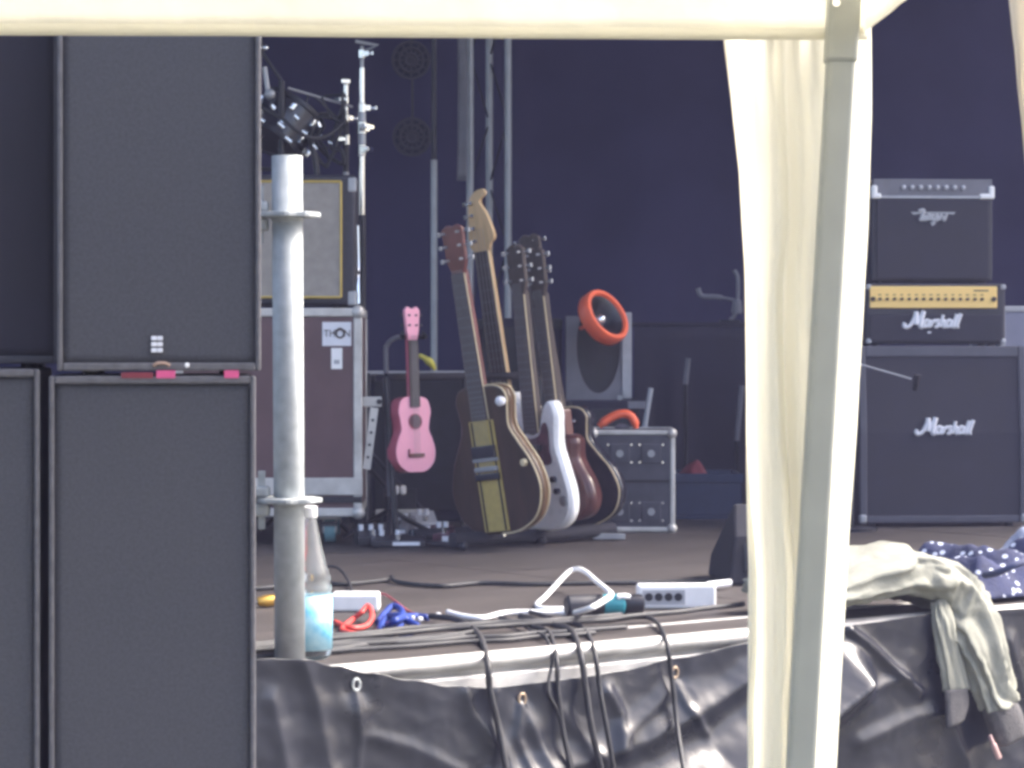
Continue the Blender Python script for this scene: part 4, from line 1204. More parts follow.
# dark draped table with a little stand on it
dt0, dt1 = P(634, 326, 9.6), P(800, 326, 9.6)
tb = thing('table', 'dark draped table at the back, left of the tent curtain', 'table', (dt0.x, 9.6, DECK))
tw, thh = dt1.x - dt0.x, dt0.z - DECK
def drape(u, v):
    x = u * tw
    return (x, -0.01 - 0.02 * (1 - v) * (1 + math.sin(x * 38 + 2 * math.sin(x * 9))), 0.01 + v * (thh - 0.012))
MB().grid(drape, 120, 12).build('drape', M['riser'], tb, smooth='all', solid=0.003)
MB().box2((-0.01, -0.012, thh), (tw + 0.01, 0.5, thh + 0.015)).build('table_top', M['riser'], tb, bevel=0.003)
for xx in (0.05, tw - 0.05):
    for yy in (0.05, 0.42):
        MB().cyl((xx, yy, 0), (xx, yy, thh), 0.015, 8).build('leg', M['black_metal'], tb)
for x_, y0_, y1_, dx in ((684, 358, 384, 0.01), (735, 385, 440, 0.018)):
    q_ = P(x_, y1_, 9.5); q2 = P(x_, y0_, 9.5)
    t = thing('slim_stand', 'thin grey stand in the dark, ' + ('left of two before the draped table' if x_ < 700 else 'close to the tent curtain'), 'stand', (q_.x, 9.42, DECK))
    MB().tube([(0, 0, q_.z - DECK), (dx, 0, q2.z - DECK)], 0.010, 8).build('upper_tube', M['grey_paint'], t, smooth=True)
    MB().cyl((0, 0, 0.012), (0, 0, q_.z - DECK), 0.008, 8).build('lower_tube', M['black_metal'], t)
    MB().cyl((0, 0, 0), (0, 0, 0.012), 0.09, 20).build('base', M['black_metal'], t)
lp = thing('desk_lamp', 'small chrome gooseneck device on the dark table beside the tent curtain', 'lamp', (P(722, 0, 9.7).x, 9.7, DECK + thh + 0.015))
zq = lambda y: P(0, y, 9.7).z - DECK - thh - 0.015
MB().cyl((0.03, 0, 0), (0.03, 0, 0.008), 0.04, 16).build('base', M['black_metal'], lp)
MB().tube(crom([(0.03, 0, 0.008), (0.055, 0, zq(310)), (0.06, 0, zq(280)), (0.045, 0, zq(270))], 5), 0.008, 8).build('neck', M['grey_paint'], lp, smooth=True)
MB().tube(crom([(-0.09, 0, zq(288)), (-0.075, 0, zq(296)), (-0.02, 0, zq(297)), (0.045, 0, zq(300))], 5), [0.010] * 12 + [0.006] * 4, 8).build('arm', M['grey_paint'], lp, smooth=True)
MB().lathe([(0.004, 0.03), (0.016, 0.02), (0.022, -0.02), (0.018, -0.03)], (0.055, -0.01, zq(306)), 14).build('head', M['grey_paint'], lp, smooth=True)

# ------------------------------------------------------------------ amplifier stack on the right
def script(parent, strokes, origin, scale, y, m, rad, slant=0.22, name='script_letter'):
    for st_ in strokes:
        pts, wgt = st_
        v = [Vector((origin[0] + (px + slant * pz) * scale, y, origin[1] + pz * scale)) for px, pz in pts]
        cv = crom(v, 5) if len(v) > 2 else v
        MB().tube(cv, rad * wgt, 8).build(name, M[m], parent, smooth='all')
A_ = [(2.30, .86), (1.85, 1.0), (1.60, .50), (1.80, .04), (2.15, .22), (2.36, .95), (2.30, .15), (2.62, .10)]
SCRIPT = [
    ([(-1.25, .62), (-1.32, .15), (-.85, -.02), (-.35, .35), (-.05, 1.3), (.02, 2.25)], 1.25),
    ([(.02, 2.25), (.25, 1.2), (.42, .35)], 1.6),
    ([(.42, .35), (.75, 1.4), (1.12, 2.3)], 1.1),
    ([(1.12, 2.3), (1.08, .9), (1.15, .08), (1.45, .10)], 1.6),
    (A_, 1.0),
    ([(2.66, .02), (2.78, .98), (2.80, .62), (3.02, .95), (3.28, .90)], 1.0),
    ([(3.80, .88), (3.52, 1.0), (3.40, .70), (3.72, .36), (3.60, .03), (3.22, .08)], 1.0),
    ([(4.02, .02), (4.10, 1.0), (4.16, 1.75), (4.10, .5), (4.38, .95), (4.60, .80), (4.55, .05), (4.80, .08)], 1.0),
    ([(x_ + 3.28, z_) for x_, z_ in A_], 1.0),
    ([(6.18, 1.85), (6.05, 1.0), (6.00, .12), (6.25, .06)], 1.25),
    ([(6.72, 1.95), (6.58, 1.0), (6.50, .12), (6.80, .10)], 1.25),
]
# angled cabinet
d3 = 8.52
q0, q1 = P(860, 527, d3), P(1031, 346, d3)
KW, KH = q1.x - q0.x, q1.z - DECK
cab = thing('speaker_cabinet', 'large black angled guitar speaker cabinet with white script logo', 'loudspeaker', (q0.x, d3, DECK), R(5))
DP = 0.30
zk = KH * 0.52
tb_ = 0.028          # how far the top leans back
prof = [(0.0, 0.012), (DP, 0.012), (DP, KH), (tb_, KH), (0.0, zk)]
def side_prism(prof, x0, x1):
    n_ = len(prof)
    return MB().add([(x0, y, z) for y, z in prof] + [(x1, y, z) for y, z in prof],
                    [tuple(range(n_)), tuple(reversed(range(n_, 2 * n_)))] + [(k, k + n_, (k + 1) % n_ + n_, (k + 1) % n_) for k in range(n_)])
side_prism([(0.018, 0.012), (DP, 0.012), (DP, KH), (tb_ + 0.018, KH), (0.018, zk)], 0.0, KW).build('cabinet', M['tolex'], cab, bevel=0.006)
fw = 0.024
def fy_(z):
    return 0.0 if z < zk else tb_ * (z - zk) / (KH - zk)
def front_quad(x0, x1, z0, z1, y_in, y_out):
    pr = [(fy_(z0) + y_out, z0)]
    if z0 < zk < z1:
        pr.append((fy_(zk) + y_out, zk))
    pr.append((fy_(z1) + y_out, z1))
    pr += [(y + y_in - y_out, z) for y, z in reversed(pr)]
    return side_prism(pr, x0, x1)
gl = front_quad(fw, KW - fw, 0.012 + fw, KH - fw * 1.5, 0.0165, 0.006).build('grille', M['grille'], cab)
for nm, x0, x1, z0, z1 in (('l', 0, fw, 0.012, KH), ('r', KW - fw, KW, 0.012, KH), ('b', fw, KW - fw, 0.012, 0.012 + fw), ('t', fw, KW - fw, KH - fw * 1.5, KH)):
    front_quad(x0, x1, z0, z1, 0.0175, -0.001 if nm in 'lr' else 0.0005).build('front_frame', M['piping'], cab, bevel=0.004)
for xx in (0.010, KW - 0.010):
    MB().box((xx, 0.006, 0.026), (0.026, 0.026, 0.030)).build('corner_cap', M['steel_grey'], cab, bevel=0.007)
for xx in (0.05, KW - 0.05):
    for yy in (0.05, DP - 0.05):
        MB().cyl((xx, yy, 0), (xx, yy, 0.014), 0.014, 10).build('rubber_foot', M['black'], cab)
lz = P(0, 434, d3).z - DECK
lg = MB().box((KW * 0.49, 0.0045, lz + 0.02), (0.012, 0.002, 0.006)).build('logo', M['offwhite'], cab)
lsc = 0.0228
script(lg, SCRIPT, (KW * 0.49 - 2.55 * lsc, lz), lsc, fy_(lz) + 0.003, 'offwhite', 0.0054)
# the little microphone before the cabinet
mk = thing('microphone', 'small black microphone on a thin boom before the angled cabinet', 'microphone', (P(866, 0, 8.35).x, 8.35, DECK))
zm = lambda y: P(0, y, 8.35).z - DECK
xm = lambda x: P(x, 0, 8.35).x - mk.location.x
MB().cyl((xm(852), 0, 0.01), (xm(852), 0, zm(362)), 0.006, 8).build('upright', M['black_metal'], mk)
MB().cyl((xm(852), 0, 0), (xm(852), 0, 0.012), 0.08, 20).build('base', M['black_metal'], mk)
MB().cyl((xm(852), 0, zm(362)), (xm(911), -0.01, zm(379)), 0.0028, 8).build('boom', M['light_grey'], mk, smooth=True)
MB().tube([(xm(917), -0.012, zm(375)), (xm(915), 0.0, zm(390))], [0.012, 0.009], 10).build('capsule', M['black'], mk, smooth=True)

# head with gold panel
d4 = d3 + 0.055
q0, q1 = P(867, 342, d4), P(1010, 283, d4)
hz0 = DECK + KH
HW, HH = q1.x - q0.x, q1.z - hz0
hd_ = thing('amplifier_head', 'black amplifier head with bright gold control panel and white script logo', 'amplifier', (q0.x, d4 + 0.012, hz0), R(5))
MB().box2((0, 0.010, 0.006), (HW, 0.21, HH)).build('cabinet', M['tolex'], hd_, bevel=0.008)
MB().box2((0.012, 0.004, 0.016), (HW - 0.012, 0.0095, HH * 0.50)).build('front_panel', M['grille'], hd_, bevel=0.002)
zp0, zp1 = HH - (308 - 283) * d4 / F, HH - 0.010
gpn = MB().box2((0.012, 0.003, zp0), (HW - 0.030, 0.0095, zp1)).build('control_panel', M['goldpanel'], hd_, bevel=0.003)
pwid = HW - 0.042
for k in range(15):
    xx = 0.045 + k * (pwid - 0.085) / 14.0
    MB().cyl((xx, -0.005, zp0 + 0.030), (xx, 0.003, zp0 + 0.030), 0.0052, 10).build('knob', M['dark_print'], gpn, smooth=True)
    MB().box((xx, 0.0024, zp0 + 0.044), (0.010, 0.0008, 0.003)).build('print_mark', M['dark_print'], gpn)
for xx in (0.022, HW - 0.042):
    MB().cyl((xx, -0.004, zp0 + 0.030), (xx, 0.003, zp0 + 0.030), 0.008, 12).build('socket', M['dark_print'], gpn, smooth=True)
MB().box((HW - 0.085, 0.0024, zp0 + 0.058), (0.050, 0.0008, 0.004)).build('print_mark', M['dark_print'], gpn)
lg = MB().box((HW * 0.45, 0.0028, 0.045), (0.012, 0.002, 0.006)).build('logo', M['offwhite'], hd_)
script(lg, SCRIPT, (HW * 0.452 - 2.55 * lsc, P(0, 327, d4).z - hz0), lsc, 0.0012, 'offwhite', 0.0054)
for xx in (0.010, HW - 0.008):
    for zz_ in (0.016, HH - 0.012):
        MB().box((xx, 0.012, zz_), (0.018, 0.018, 0.018)).build('corner_cap', M['light_grey'], hd_, bevel=0.006)
for xx in (0.04, HW - 0.04):
    for yy in (0.04, 0.17):
        MB().cyl((xx, yy, 0), (xx, yy, 0.010), 0.012, 10).build('rubber_foot', M['black'], hd_)

# small combo on top
d5 = d4 + 0.02
q0, q1 = P(873, 283, d5), P(997, 177, d5)
CW, CH = q1.x - q0.x, q1.z - q0.z
cb = thing('practice_amplifier', 'small black combo amplifier with chrome control strip, top of the stack', 'amplifier', (q0.x, d5 + 0.012, hz0 + HH), R(5))
MB().box2((0, 0.012, 0.006), (CW, 0.20, CH - 0.004)).build('cabinet', M['tolex'], cb, bevel=0.008)
zc0 = CH - (197 - 177) * d5 / F
MB().box2((0.016, 0.004, 0.016), (CW - 0.016, 0.0115, zc0 - 0.006)).build('grille', M['grille'], cb, bevel=0.002)
cp = MB().box2((0.004, 0.004, zc0), (CW - 0.004, 0.0115, CH - 0.004)).build('control_strip', M['grey_paint'], cb, bevel=0.002)
MB().box2((0.006, 0.0015, zc0 - 0.003), (CW - 0.006, 0.0075, zc0 + 0.006)).build('chrome_trim', M['light_grey'], cb, bevel=0.002)
for k in range(8):
    xx = CW * (0.255 + 0.070 * k)
    MB().cyl((xx, -0.008, zc0 + 0.034), (xx, 0.004, zc0 + 0.034), 0.0075, 12).build('knob', M['light_grey'], cp, smooth=True)
    mb = MB(); ball(mb, (xx, -0.008, zc0 + 0.036), 0.0045); mb.build('knob_cap', M['offwhite'], cp, smooth='all')
for s, x0, x1 in ((-1, -0.003, 0.030), (1, CW - 0.048, CW + 0.003)):
    k_ = MB().box2((x0, -0.004, zc0 - 0.004), (x1, 0.022, zc0 + 0.014))
    k_.box2((x0 if s < 0 else x1 - 0.020, -0.0042, zc0 + 0.002), (x0 + 0.020 if s < 0 else x1, 0.0225, zc0 + 0.040))
    k_.build('corner_guard', M['white'], cb, bevel=0.006)
# winged badge with script marks
bz = P(0, 221, d5).z - q0.z
bx = P(935, 0, d5).x - q0.x
bd = MB().prism([(bx - 0.076, bz + 0.032), (bx + 0.076, bz + 0.032), (bx + 0.070, bz + 0.024), (bx + 0.046, bz + 0.026), (bx - 0.046, bz + 0.026), (bx - 0.066, bz + 0.022)], 0.0015, 0.0039).build('badge', M['steel_grey'], cb)
WORD = [([(-.6, 1.7), (.4, 1.9), (.1, .6), (-.1, -.1)], 1.2), ([(.6, .9), (.3, .4), (.6, 0), (.95, .9), (.95, .1), (1.2, .1)], 1.0),
        ([(1.3, 0), (1.4, .9), (1.7, .9), (1.75, 0)], 1.0), ([(2.5, .8), (2.1, .9), (2.1, .1), (2.5, .3), (2.5, -.6), (2.2, -.8)], 1.0),
        ([(2.8, .5), (3.2, .6), (3.0, 1.0), (2.8, .4), (3.1, 0), (3.4, .2)], 1.0), ([(3.6, 0), (3.7, .9), (4.0, .9)], 1.0),
        ([(4.2, .9), (4.3, .1), (4.6, .2), (4.8, 1.2)], 1.0)]
script(bd, WORD, (bx - 0.043, bz + 0.004), 0.0180, 0.0025, 'light_grey', 0.0044, 0.15, 'badge_mark')
MB().prism([(bx - 0.012, bz - 0.002), (bx + 0.012, bz - 0.002), (bx, bz - 0.014)], 0.0015, 0.0039).build('badge_tip', M['steel_grey'], bd)
for xx in (0.03, CW - 0.03):
    for yy in (0.04, 0.16):
        MB().cyl((xx, yy, 0), (xx, yy, 0.010), 0.012, 10).build('rubber_foot', M['black'], cb)
# pale case behind the stack at the right picture edge
g0 = P(1000, 306, 8.98)
gc = thing('equipment_case', 'pale blue grey case behind the amplifier stack at the right edge', 'case', (g0.x, 8.98, DECK), R(9))
gh_ = g0.z - DECK
MB().box2((0.004, 0.004, 0.004), (0.496, 0.32, gh_ - 0.004)).build('panel', mat('pale_case', (0.22, 0.23, 0.32), 0.6, var=0.12, scale=8), gc)
edge_bars(gc, 0.50, 0.325, 0.0, gh_, 0.020, M['light_grey'])

# ------------------------------------------------------------------ clutter along the stage front
# bottle by the pole
bb = FL(309, 658)
bt = thing('water_bottle', 'clear plastic water bottle with light blue label right of the scaffold pole', 'bottle', (bb.x, bb.y, DECK))
bs = bb.y / F
bh = 152 * bs
r0 = 23.0 * bs
prof = [(r0 * 0.80, 0.0), (r0 * 0.98, 0.008), (r0, 0.02)]
for k in range(4):
    prof += [(r0, 0.02 + bh * 0.40 * (k + 0.3) / 4), (r0 * 0.975, 0.02 + bh * 0.40 * (k + 0.7) / 4)]
prof += [(r0, bh * 0.475), (r0 * 0.90, bh * 0.50), (r0 * 0.97, bh * 0.53), (r0 * 0.80, bh * 0.60), (r0 * 0.55, bh * 0.75), (r0 * 0.34, bh * 0.90), (r0 * 0.29, bh * 0.935)]
n = 32
vs = [(r_ * math.cos(2 * PI * k / n), r_ * math.sin(2 * PI * k / n), z_) for r_, z_ in prof for k in range(n)]
fs = [(i * n + k, i * n + (k + 1) % n, (i + 1) * n + (k + 1) % n, (i + 1) * n + k) for i in range(len(prof) - 1) for k in range(n)]
fs.append(tuple(reversed(range(n))))
MB().add(vs, fs).build('shell', M['pet'], bt, smooth='all')
MB().add([(r_ * math.cos(2 * PI * k / n), r_ * math.sin(2 * PI * k / n), z_) for r_, z_ in ((r0 * 1.012, 0.018), (r0 * 1.012, bh * 0.42)) for k in range(n)],
         [(k, (k + 1) % n, n + (k + 1) % n, n + k) for k in range(n)]).build('label_sleeve', M['label_blue'], bt, smooth='all', solid=0.0006)
MB().lathe([(r0 * 0.34, bh * 0.925), (r0 * 0.36, bh * 0.93), (r0 * 0.36, bh * 0.995), (r0 * 0.30, bh * 1.0)], n=24).build('cap', M['white'], bt, smooth=True)
# white power boxes
def power_strip(label, x0, x1, ybase, h, dep, rz, sockets):
    a_, b_ = FL(x0, ybase), FL(x1, ybase)
    t = thing('power_strip', label, 'power strip', ((a_.x + b_.x) / 2, (a_.y + b_.y) / 2 + dep / 2, DECK), rz)
    w = (b_ - a_).length
    MB().box2((-w / 2, -dep / 2, 0.0), (w / 2, dep / 2, h)).build('housing', M['white'], t, bevel=0.007, segs=3)
    if sockets:
        MB().box2((-w * 0.44, -dep / 2 - 0.0012, h * 0.18), (w * 0.10, -dep / 2 - 0.0002, h * 0.78)).build('socket_panel', M['light_grey'], t)
        for k in range(4):
            MB().cyl((-w * 0.36 + k * w * 0.125, -dep / 2 - 0.0030, h * 0.5), (-w * 0.36 + k * w * 0.125, -dep / 2 - 0.0013, h * 0.5), h * 0.17, 12).build('socket', M['black'], t)
    return t, w
ps, pw_ = power_strip('white power strip with a row of dark sockets near the stage edge', 637, 716, 609, 0.055, 0.05, R(3), True)
ps2, _ = power_strip('plain white plastic box behind the water bottle', 331, 379, 612, 0.040, 0.08, R(0), False)
# plug and short lead on the right of the strip
a_ = FL(700, 585); b_ = FL(732, 584)
plg = thing('cable_plug', 'white plug on a black lead right of the power strip', 'plug', (0, 0, 0))
MB().tube([FL(707, 586, 0.012), FL(730, 583, 0.016)], [0.0105, 0.0095], 10).build('shell', M['white'], plg, smooth=True)
MB().tube(crom([FL(707, 586, 0.012), FL(692, 588, 0.008), FL(676, 590, 0.006)], 4), 0.006, 8).build('lead', M['rubber'], plg, smooth=True)
# teal and black cylinder lying down
ca, cb_ = FL(566, 606, 0.026), FL(643, 604, 0.026)
ax = (cb_ - ca)
tl_ = ax.length
rotq = ax.to_track_quat('Z', 'Y').to_matrix()
tcn = thing('drink_bottle', 'dark bottle with teal band lying on its side before the white cable', 'bottle', (ca.x, ca.y, ca.z))
def lay(prof, name, m):
    b_ = MB(); b_.lathe(prof, (0, 0, 0), 24, rotq)
    return b_.build(name, M[m], tcn, smooth=True)
lay([(0.020, 0.0), (0.024, 0.004), (0.0245, tl_ * 0.42), (0.022, tl_ * 0.47)], 'lower_body', 'black')
lay([(0.0215, tl_ * 0.47), (0.024, tl_ * 0.50), (0.024, tl_ * 0.72), (0.021, tl_ * 0.74)], 'band', 'teal')
lay([(0.0205, tl_ * 0.74), (0.0225, tl_ * 0.77), (0.0225, tl_ * 0.97), (0.016, tl_)], 'lid', 'black_metal')
w_ = MB().tube(crom([ca.lerp(cb_, 0.66) - ca + Vector((0, -0.018, 0.019)), ca.lerp(cb_, 0.74) - ca + Vector((0, -0.018, 0.020)), ca.lerp(cb_, 0.82) - ca + Vector((0, -0.016, 0.018))], 4), 0.006, 8)
w_.build('label_patch', M['white'], tcn, smooth=True)
# cables
def cable(label, pts, r, m, name='cable', grp=None, jitter=0.0):
    v = []
    for q_ in pts:
        h = q_[2] if len(q_) > 2 else r
        p_ = FL(q_[0], q_[1], h)
        v.append(p_)
    o = MB().tube(crom(v, 8), r, 8).build(name, M[m], smooth='all')
    return tag(o, label, 'cable', grp)
cable('white mains cable looping up over the lying bottle', [(448, 612), (462, 616), (482, 618), (505, 613), (535, 612), (570, 613, 0.006), (588, 609, 0.05), (602, 602, 0.058), (611, 595, 0.064), (606, 589, 0.064), (596, 581, 0.060), (587, 573, 0.058), (578, 569, 0.055), (569, 572, 0.047), (558, 583, 0.034), (546, 596, 0.014), (537, 605), (546, 609), (575, 609), (602, 611, 0.006)], 0.0062, 'white')
cable('long thin black cable running across the middle of the deck', [(200, 590), (262, 588), (310, 583), (345, 584), (385, 580), (392, 577, 0.012), (398, 582), (440, 586), (480, 583), (530, 584), (600, 583), (660, 582), (736, 580), (800, 578)], 0.006, 'rubber')
cable('red cable coiled behind the water bottle', [(335, 622), (350, 628), (366, 626), (372, 616, 0.02), (368, 606, 0.03), (362, 612, 0.022), (352, 620), (342, 630), (360, 634), (378, 632)], 0.006, 'red_cable')
cable('bright blue cable bundle right of the red cable', [(378, 622), (386, 612, 0.02), (394, 606, 0.028), (402, 612, 0.024), (400, 626, 0.008), (390, 634), (380, 630), (386, 618, 0.018), (398, 616, 0.026), (410, 622, 0.014), (418, 628), (404, 634), (388, 626, 0.012), (396, 620, 0.03), (412, 616, 0.012), (428, 618)], 0.0075, 'blue_cable')
cable('dark red thin lead arching behind the blue cable bundle', [(376, 596, 0.02), (384, 594, 0.035), (396, 602, 0.025), (410, 612), (426, 617)], 0.003, 'red_cloth')
cable('thin black lead curving up behind the water bottle', [(322, 566, 0.03), (338, 568, 0.03), (348, 580, 0.012), (352, 592)], 0.004, 'rubber')
gcn = thing('jack_connector', 'gold plug lying left of the scaffold pole', 'plug', (0, 0, 0))
MB().tube([FL(258, 602, 0.012), FL(266, 601, 0.014), FL(280, 599, 0.016)], [0.010, 0.014, 0.012], 12).build('shell', M['brass'], gcn, smooth=True)
MB().tube(crom([FL(258, 602, 0.012), FL(240, 606, 0.008), FL(215, 612, 0.006)], 4), 0.006, 8).build('lead', M['rubber'], gcn, smooth=True)
# black cables lying along the edge: loose parallel runs, each its own cable
random.seed(21)
lab_run = ['black cable lying along the stage edge, nearest the edge', 'black cable lying along the stage edge, second from the edge', 'black cable lying along the stage edge, third from the edge',
           'black cable lying along the stage edge, fourth from the edge', 'black cable lying along the stage edge, behind the others', 'black cable lying along the stage edge, farthest from the edge']
def deck_pt(t, v, h):
    return ED(t, v, h)
for k in range(6):
    v0 = (0.10, 0.125, 0.175, 0.20, 0.225, 0.25)[k]
    pts = []
    ph = random.uniform(0, 6)
    t = -0.30 + random.uniform(-0.05, 0.05)
    tend = random.uniform(0.45, 0.95) if k != 4 else 1.3
    while t < tend:
        pts.append(deck_pt(t, v0 + 0.026 * math.sin(t * 6 + ph) + random.uniform(-0.012, 0.012), 0.0075 + 0.0022 * k))
        t += 0.075
    tag(MB().tube(crom(pts, 5), 0.0052 + 0.0006 * (k % 3), 8).build('cable', M['rubber'], smooth='all'), lab_run[k], 'cable', 'cables along the stage edge')
# white little tags on the runs
for i, (x_, y_) in enumerate(((412, 618), (420, 619), (438, 615))):
    p_ = FL(x_, y_, 0.012)
    tag(MB().box(p_, (0.012, 0.010, 0.010), Matrix.Rotation(0.5 * i, 3, 'Z')).build('cable_tag', M['offwhite'], bevel=0.003), ['white cable tag next to the blue cables', 'white cable tag, middle one of three', 'white cable tag nearest the white mains cable'][i], 'tag', 'white cable tags')
# cables hanging over the edge
def hang(label, top_v, pts, r, m='rubber'):
    v = []
    for x_, y_ in top_v:
        v.append(FL(x_, y_, r + 0.006))
    cum = 0.026 + r
    for i, (x_, y_) in enumerate(pts):
        t, h = edge_th(x_, y_)
        if i > 0:
            for hh in (h, h + 0.02, h + 0.04, h - 0.02):
                for tt in (t - 0.015, t, t + 0.015):
                    if hh < tarp_top(tt):
                        cum = max(cum, tarp_out(tt, hh) + r + 0.002)
        v.append(on_edge(x_, y_, cum))
    t, h = edge_th(*pts[-1])
    v.append(v[-1] + (v[-1] - v[-2]) * 2.0 + EV * 0.0); v.append(ED(t + 0.06, -0.20, -0.985 + r))
    tag(MB().tube(crom(v, 10), r, 8).build('cable', M[m], smooth='all'), label, 'cable', 'cables hanging over the stage edge')
hang('black cable hanging over the stage edge before the left bright tarp crease', [(430, 616), (458, 620), (478, 634)], [(487, 660), (490, 690), (498, 725), (507, 772)], 0.0068)
hang('thin black cable hanging over the stage edge left of the cable pair', [(500, 618), (530, 626), (548, 632)], [(556, 655), (558, 690), (563, 730), (571, 772)], 0.0052)
hang('thick black cable hanging over the stage edge, left one of the pair', [(520, 616), (550, 624), (570, 630)], [(580, 652), (586, 690), (592, 730), (602, 772)], 0.0068)
hang('thinner black cable hanging over the stage edge, right one of the pair', [(530, 612), (565, 622), (583, 628)], [(594, 650), (600, 690), (607, 730), (614, 772)], 0.0052)
hang('black cable hanging over the stage edge farthest right', [(560, 622), (605, 621), (640, 617), (655, 621)], [(666, 640), (672, 680), (677, 725), (684, 772)], 0.0050)
hang('thin black lead crossing to the cable pair on the tarp', [(515, 622), (535, 632), (546, 638)], [(552, 660), (548, 690), (558, 712), (565, 740)], 0.0034)

# stage monitor wedge, mostly hidden by the curtain
w0 = FL(729, 586)
wd = thing('stage_monitor', 'black wedge monitor on the deck, its corner showing left of the tent curtain', 'loudspeaker', (w0.x, w0.y, DECK), R(6))
pr_ = [(0.0, 0.0), (0.30, 0.0), (0.30, 0.06), (0.10, 0.20), (0.03, 0.12)]
n_ = len(pr_)
mw = MB()
xs_ = (0.0, 0.26)
mw.add([(0.03 * z / 0.2 + 0.0, y, z) for y, z in pr_] + [(0.26 - 0.03 * z / 0.2, y, z) for y, z in pr_],
       [tuple(range(n_)), tuple(reversed(range(n_, 2 * n_)))] + [(k, k + n_, (k + 1) % n_ + n_, (k + 1) % n_) for k in range(n_)])
mw.build('cabinet', M['foam'], wd, bevel=0.008)
MB().box((0.13, 0.012, 0.070), (0.18, 0.004, 0.07), Matrix.Rotation(R(-14), 3, 'X')).build('grille', M['black_metal'], wd, bevel=0.002)

# ------------------------------------------------------------------ jacket and cloths on the right
def loft(sections, nseg=28, wr=0.006, wf=9.0, seed=0.0, sub=5):
    """sections: (centre, half width vector, half height vector); smooth tube of crumpled cloth"""
    cs = crom([s[0] for s in sections], sub)
    ws = crom([s[1] for s in sections], sub)
    hs_ = crom([s[2] for s in sections], sub)
    vs, fs = [], []
    for i, (c, w, h) in enumerate(zip(cs, ws, hs_)):
        for k in range(nseg):
            a_ = 2 * PI * k / nseg
            ca_, sa_ = math.cos(a_), math.sin(a_)
            ex = 0.75
            p_ = c + w * (math.copysign(abs(ca_) ** ex, ca_)) + h * (math.copysign(abs(sa_) ** ex, sa_))
            nrm = (p_ - c).normalized()
            # long folds run along the piece, small crumples everywhere
            wv = a_ * 4 + seed + i * 0.05 + 2.2 * fbm(i * 0.07, ca_ * 0.6, sa_ * 0.6 + seed)
            f = wr * (1.6 * (0.5 - abs(math.sin(wv))) + 0.7 * (0.5 - abs(math.sin(wv * 2.3 + i * 0.13))) + 1.2 * fbm(p_.x * wf * 0.6, p_.y * wf * 0.6, p_.z * wf * 0.6 + seed))
            vs.append(p_ + nrm * f)
    m_ = len(cs)
    for i in range(m_ - 1):
        for k in range(nseg):
            a_, b_ = i * nseg + k, i * nseg + (k + 1) % nseg
            fs.append((a_, b_, b_ + nseg, a_ + nseg))
    fs.append(tuple(reversed(range(nseg)))); fs.append(tuple((m_ - 1) * nseg + k for k in range(nseg)))
    return MB().add(vs, fs)
Z3 = Vector((0, 0, 1))
jk = thing('jacket', 'sage green cotton jacket thrown over the stage edge with its sleeve hanging', 'jacket', (0, 0, 0))
def dj(x, y, out):
    return on_edge(x, y, out)
SW = EV * 1.0
body = [
    (dj(790, 592, -0.10), EV * 0.15, Z3 * 0.030),
    (dj(840, 577, -0.09), EV * 0.16, Z3 * 0.050),
    (dj(878, 571, -0.085), EV * 0.15 + EU * 0.01, Z3 * 0.056),
    (dj(915, 576, -0.06), EV * 0.13 + EU * 0.03, Z3 * 0.052 + EU * 0.01),
    (dj(945, 592, -0.03), EV * 0.09 + EU * 0.035, Z3 * 0.062 + EU * 0.035),
    (dj(966, 617, 0.03), EV * 0.045 + EU * 0.02, Z3 * 0.040 + EU * 0.062),
    (dj(982, 650, 0.065), EV * 0.034, EU * 0.062 + Z3 * 0.022),
    (dj(991, 682, 0.075), EV * 0.032, EU * 0.056 + Z3 * 0.012),
    (dj(998, 706, 0.08), EV * 0.030, EU * 0.050 + Z3 * 0.010),
]
loft(body, 72, 0.0100, 11.0, 2.0, 9).build('body_and_sleeve', M['jacket'], jk, smooth='all')
cuff = [(dj(998, 704, 0.08), EV * 0.027, EU * 0.044 + Z3 * 0.009), (dj(1003, 716, 0.082), EV * 0.027, EU * 0.046 + Z3 * 0.010), (dj(1009, 736, 0.082), EV * 0.025, EU * 0.045 + Z3 * 0.012), (dj(1010, 741, 0.082), EV * 0.018, EU * 0.036 + Z3 * 0.010)]
loft(cuff, 28, 0.0018, 20, 1.0, 4).build('cuff', M['cuff'], jk, smooth='all')
hem = [(dj(938, 600, 0.035), EV * 0.012, EU * 0.022 + Z3 * 0.008), (dj(944, 625, 0.055), EV * 0.014, EU * 0.032), (dj(951, 660, 0.06), EV * 0.013, EU * 0.038), (dj(956, 690, 0.06), EV * 0.013, EU * 0.040)]
loft(hem, 48, 0.0050, 14, 5.0, 5).build('lower_front', M['jacket'], jk, smooth='all')
hem2 = [(dj(956, 689, 0.068), EV * 0.011, EU * 0.036), (dj(957, 706, 0.072), EV * 0.010, EU * 0.036 + Z3 * 0.003), (dj(955, 724, 0.076), EV * 0.008, EU * 0.026 + Z3 * 0.006)]
loft(hem2, 24, 0.002, 16, 7.0, 4).build('waistband', M['cuff'], jk, smooth='all')
MB().tube(crom([dj(990, 735, 0.092), dj(993, 743, 0.10), dj(996, 751, 0.10), dj(999, 758, 0.10)], 5), [0.004] * 6 + [0.0065] * 10, 8).build('drawstring_end', mat('pale_pink', (0.66, 0.42, 0.40), 0.7), jk, smooth='all')
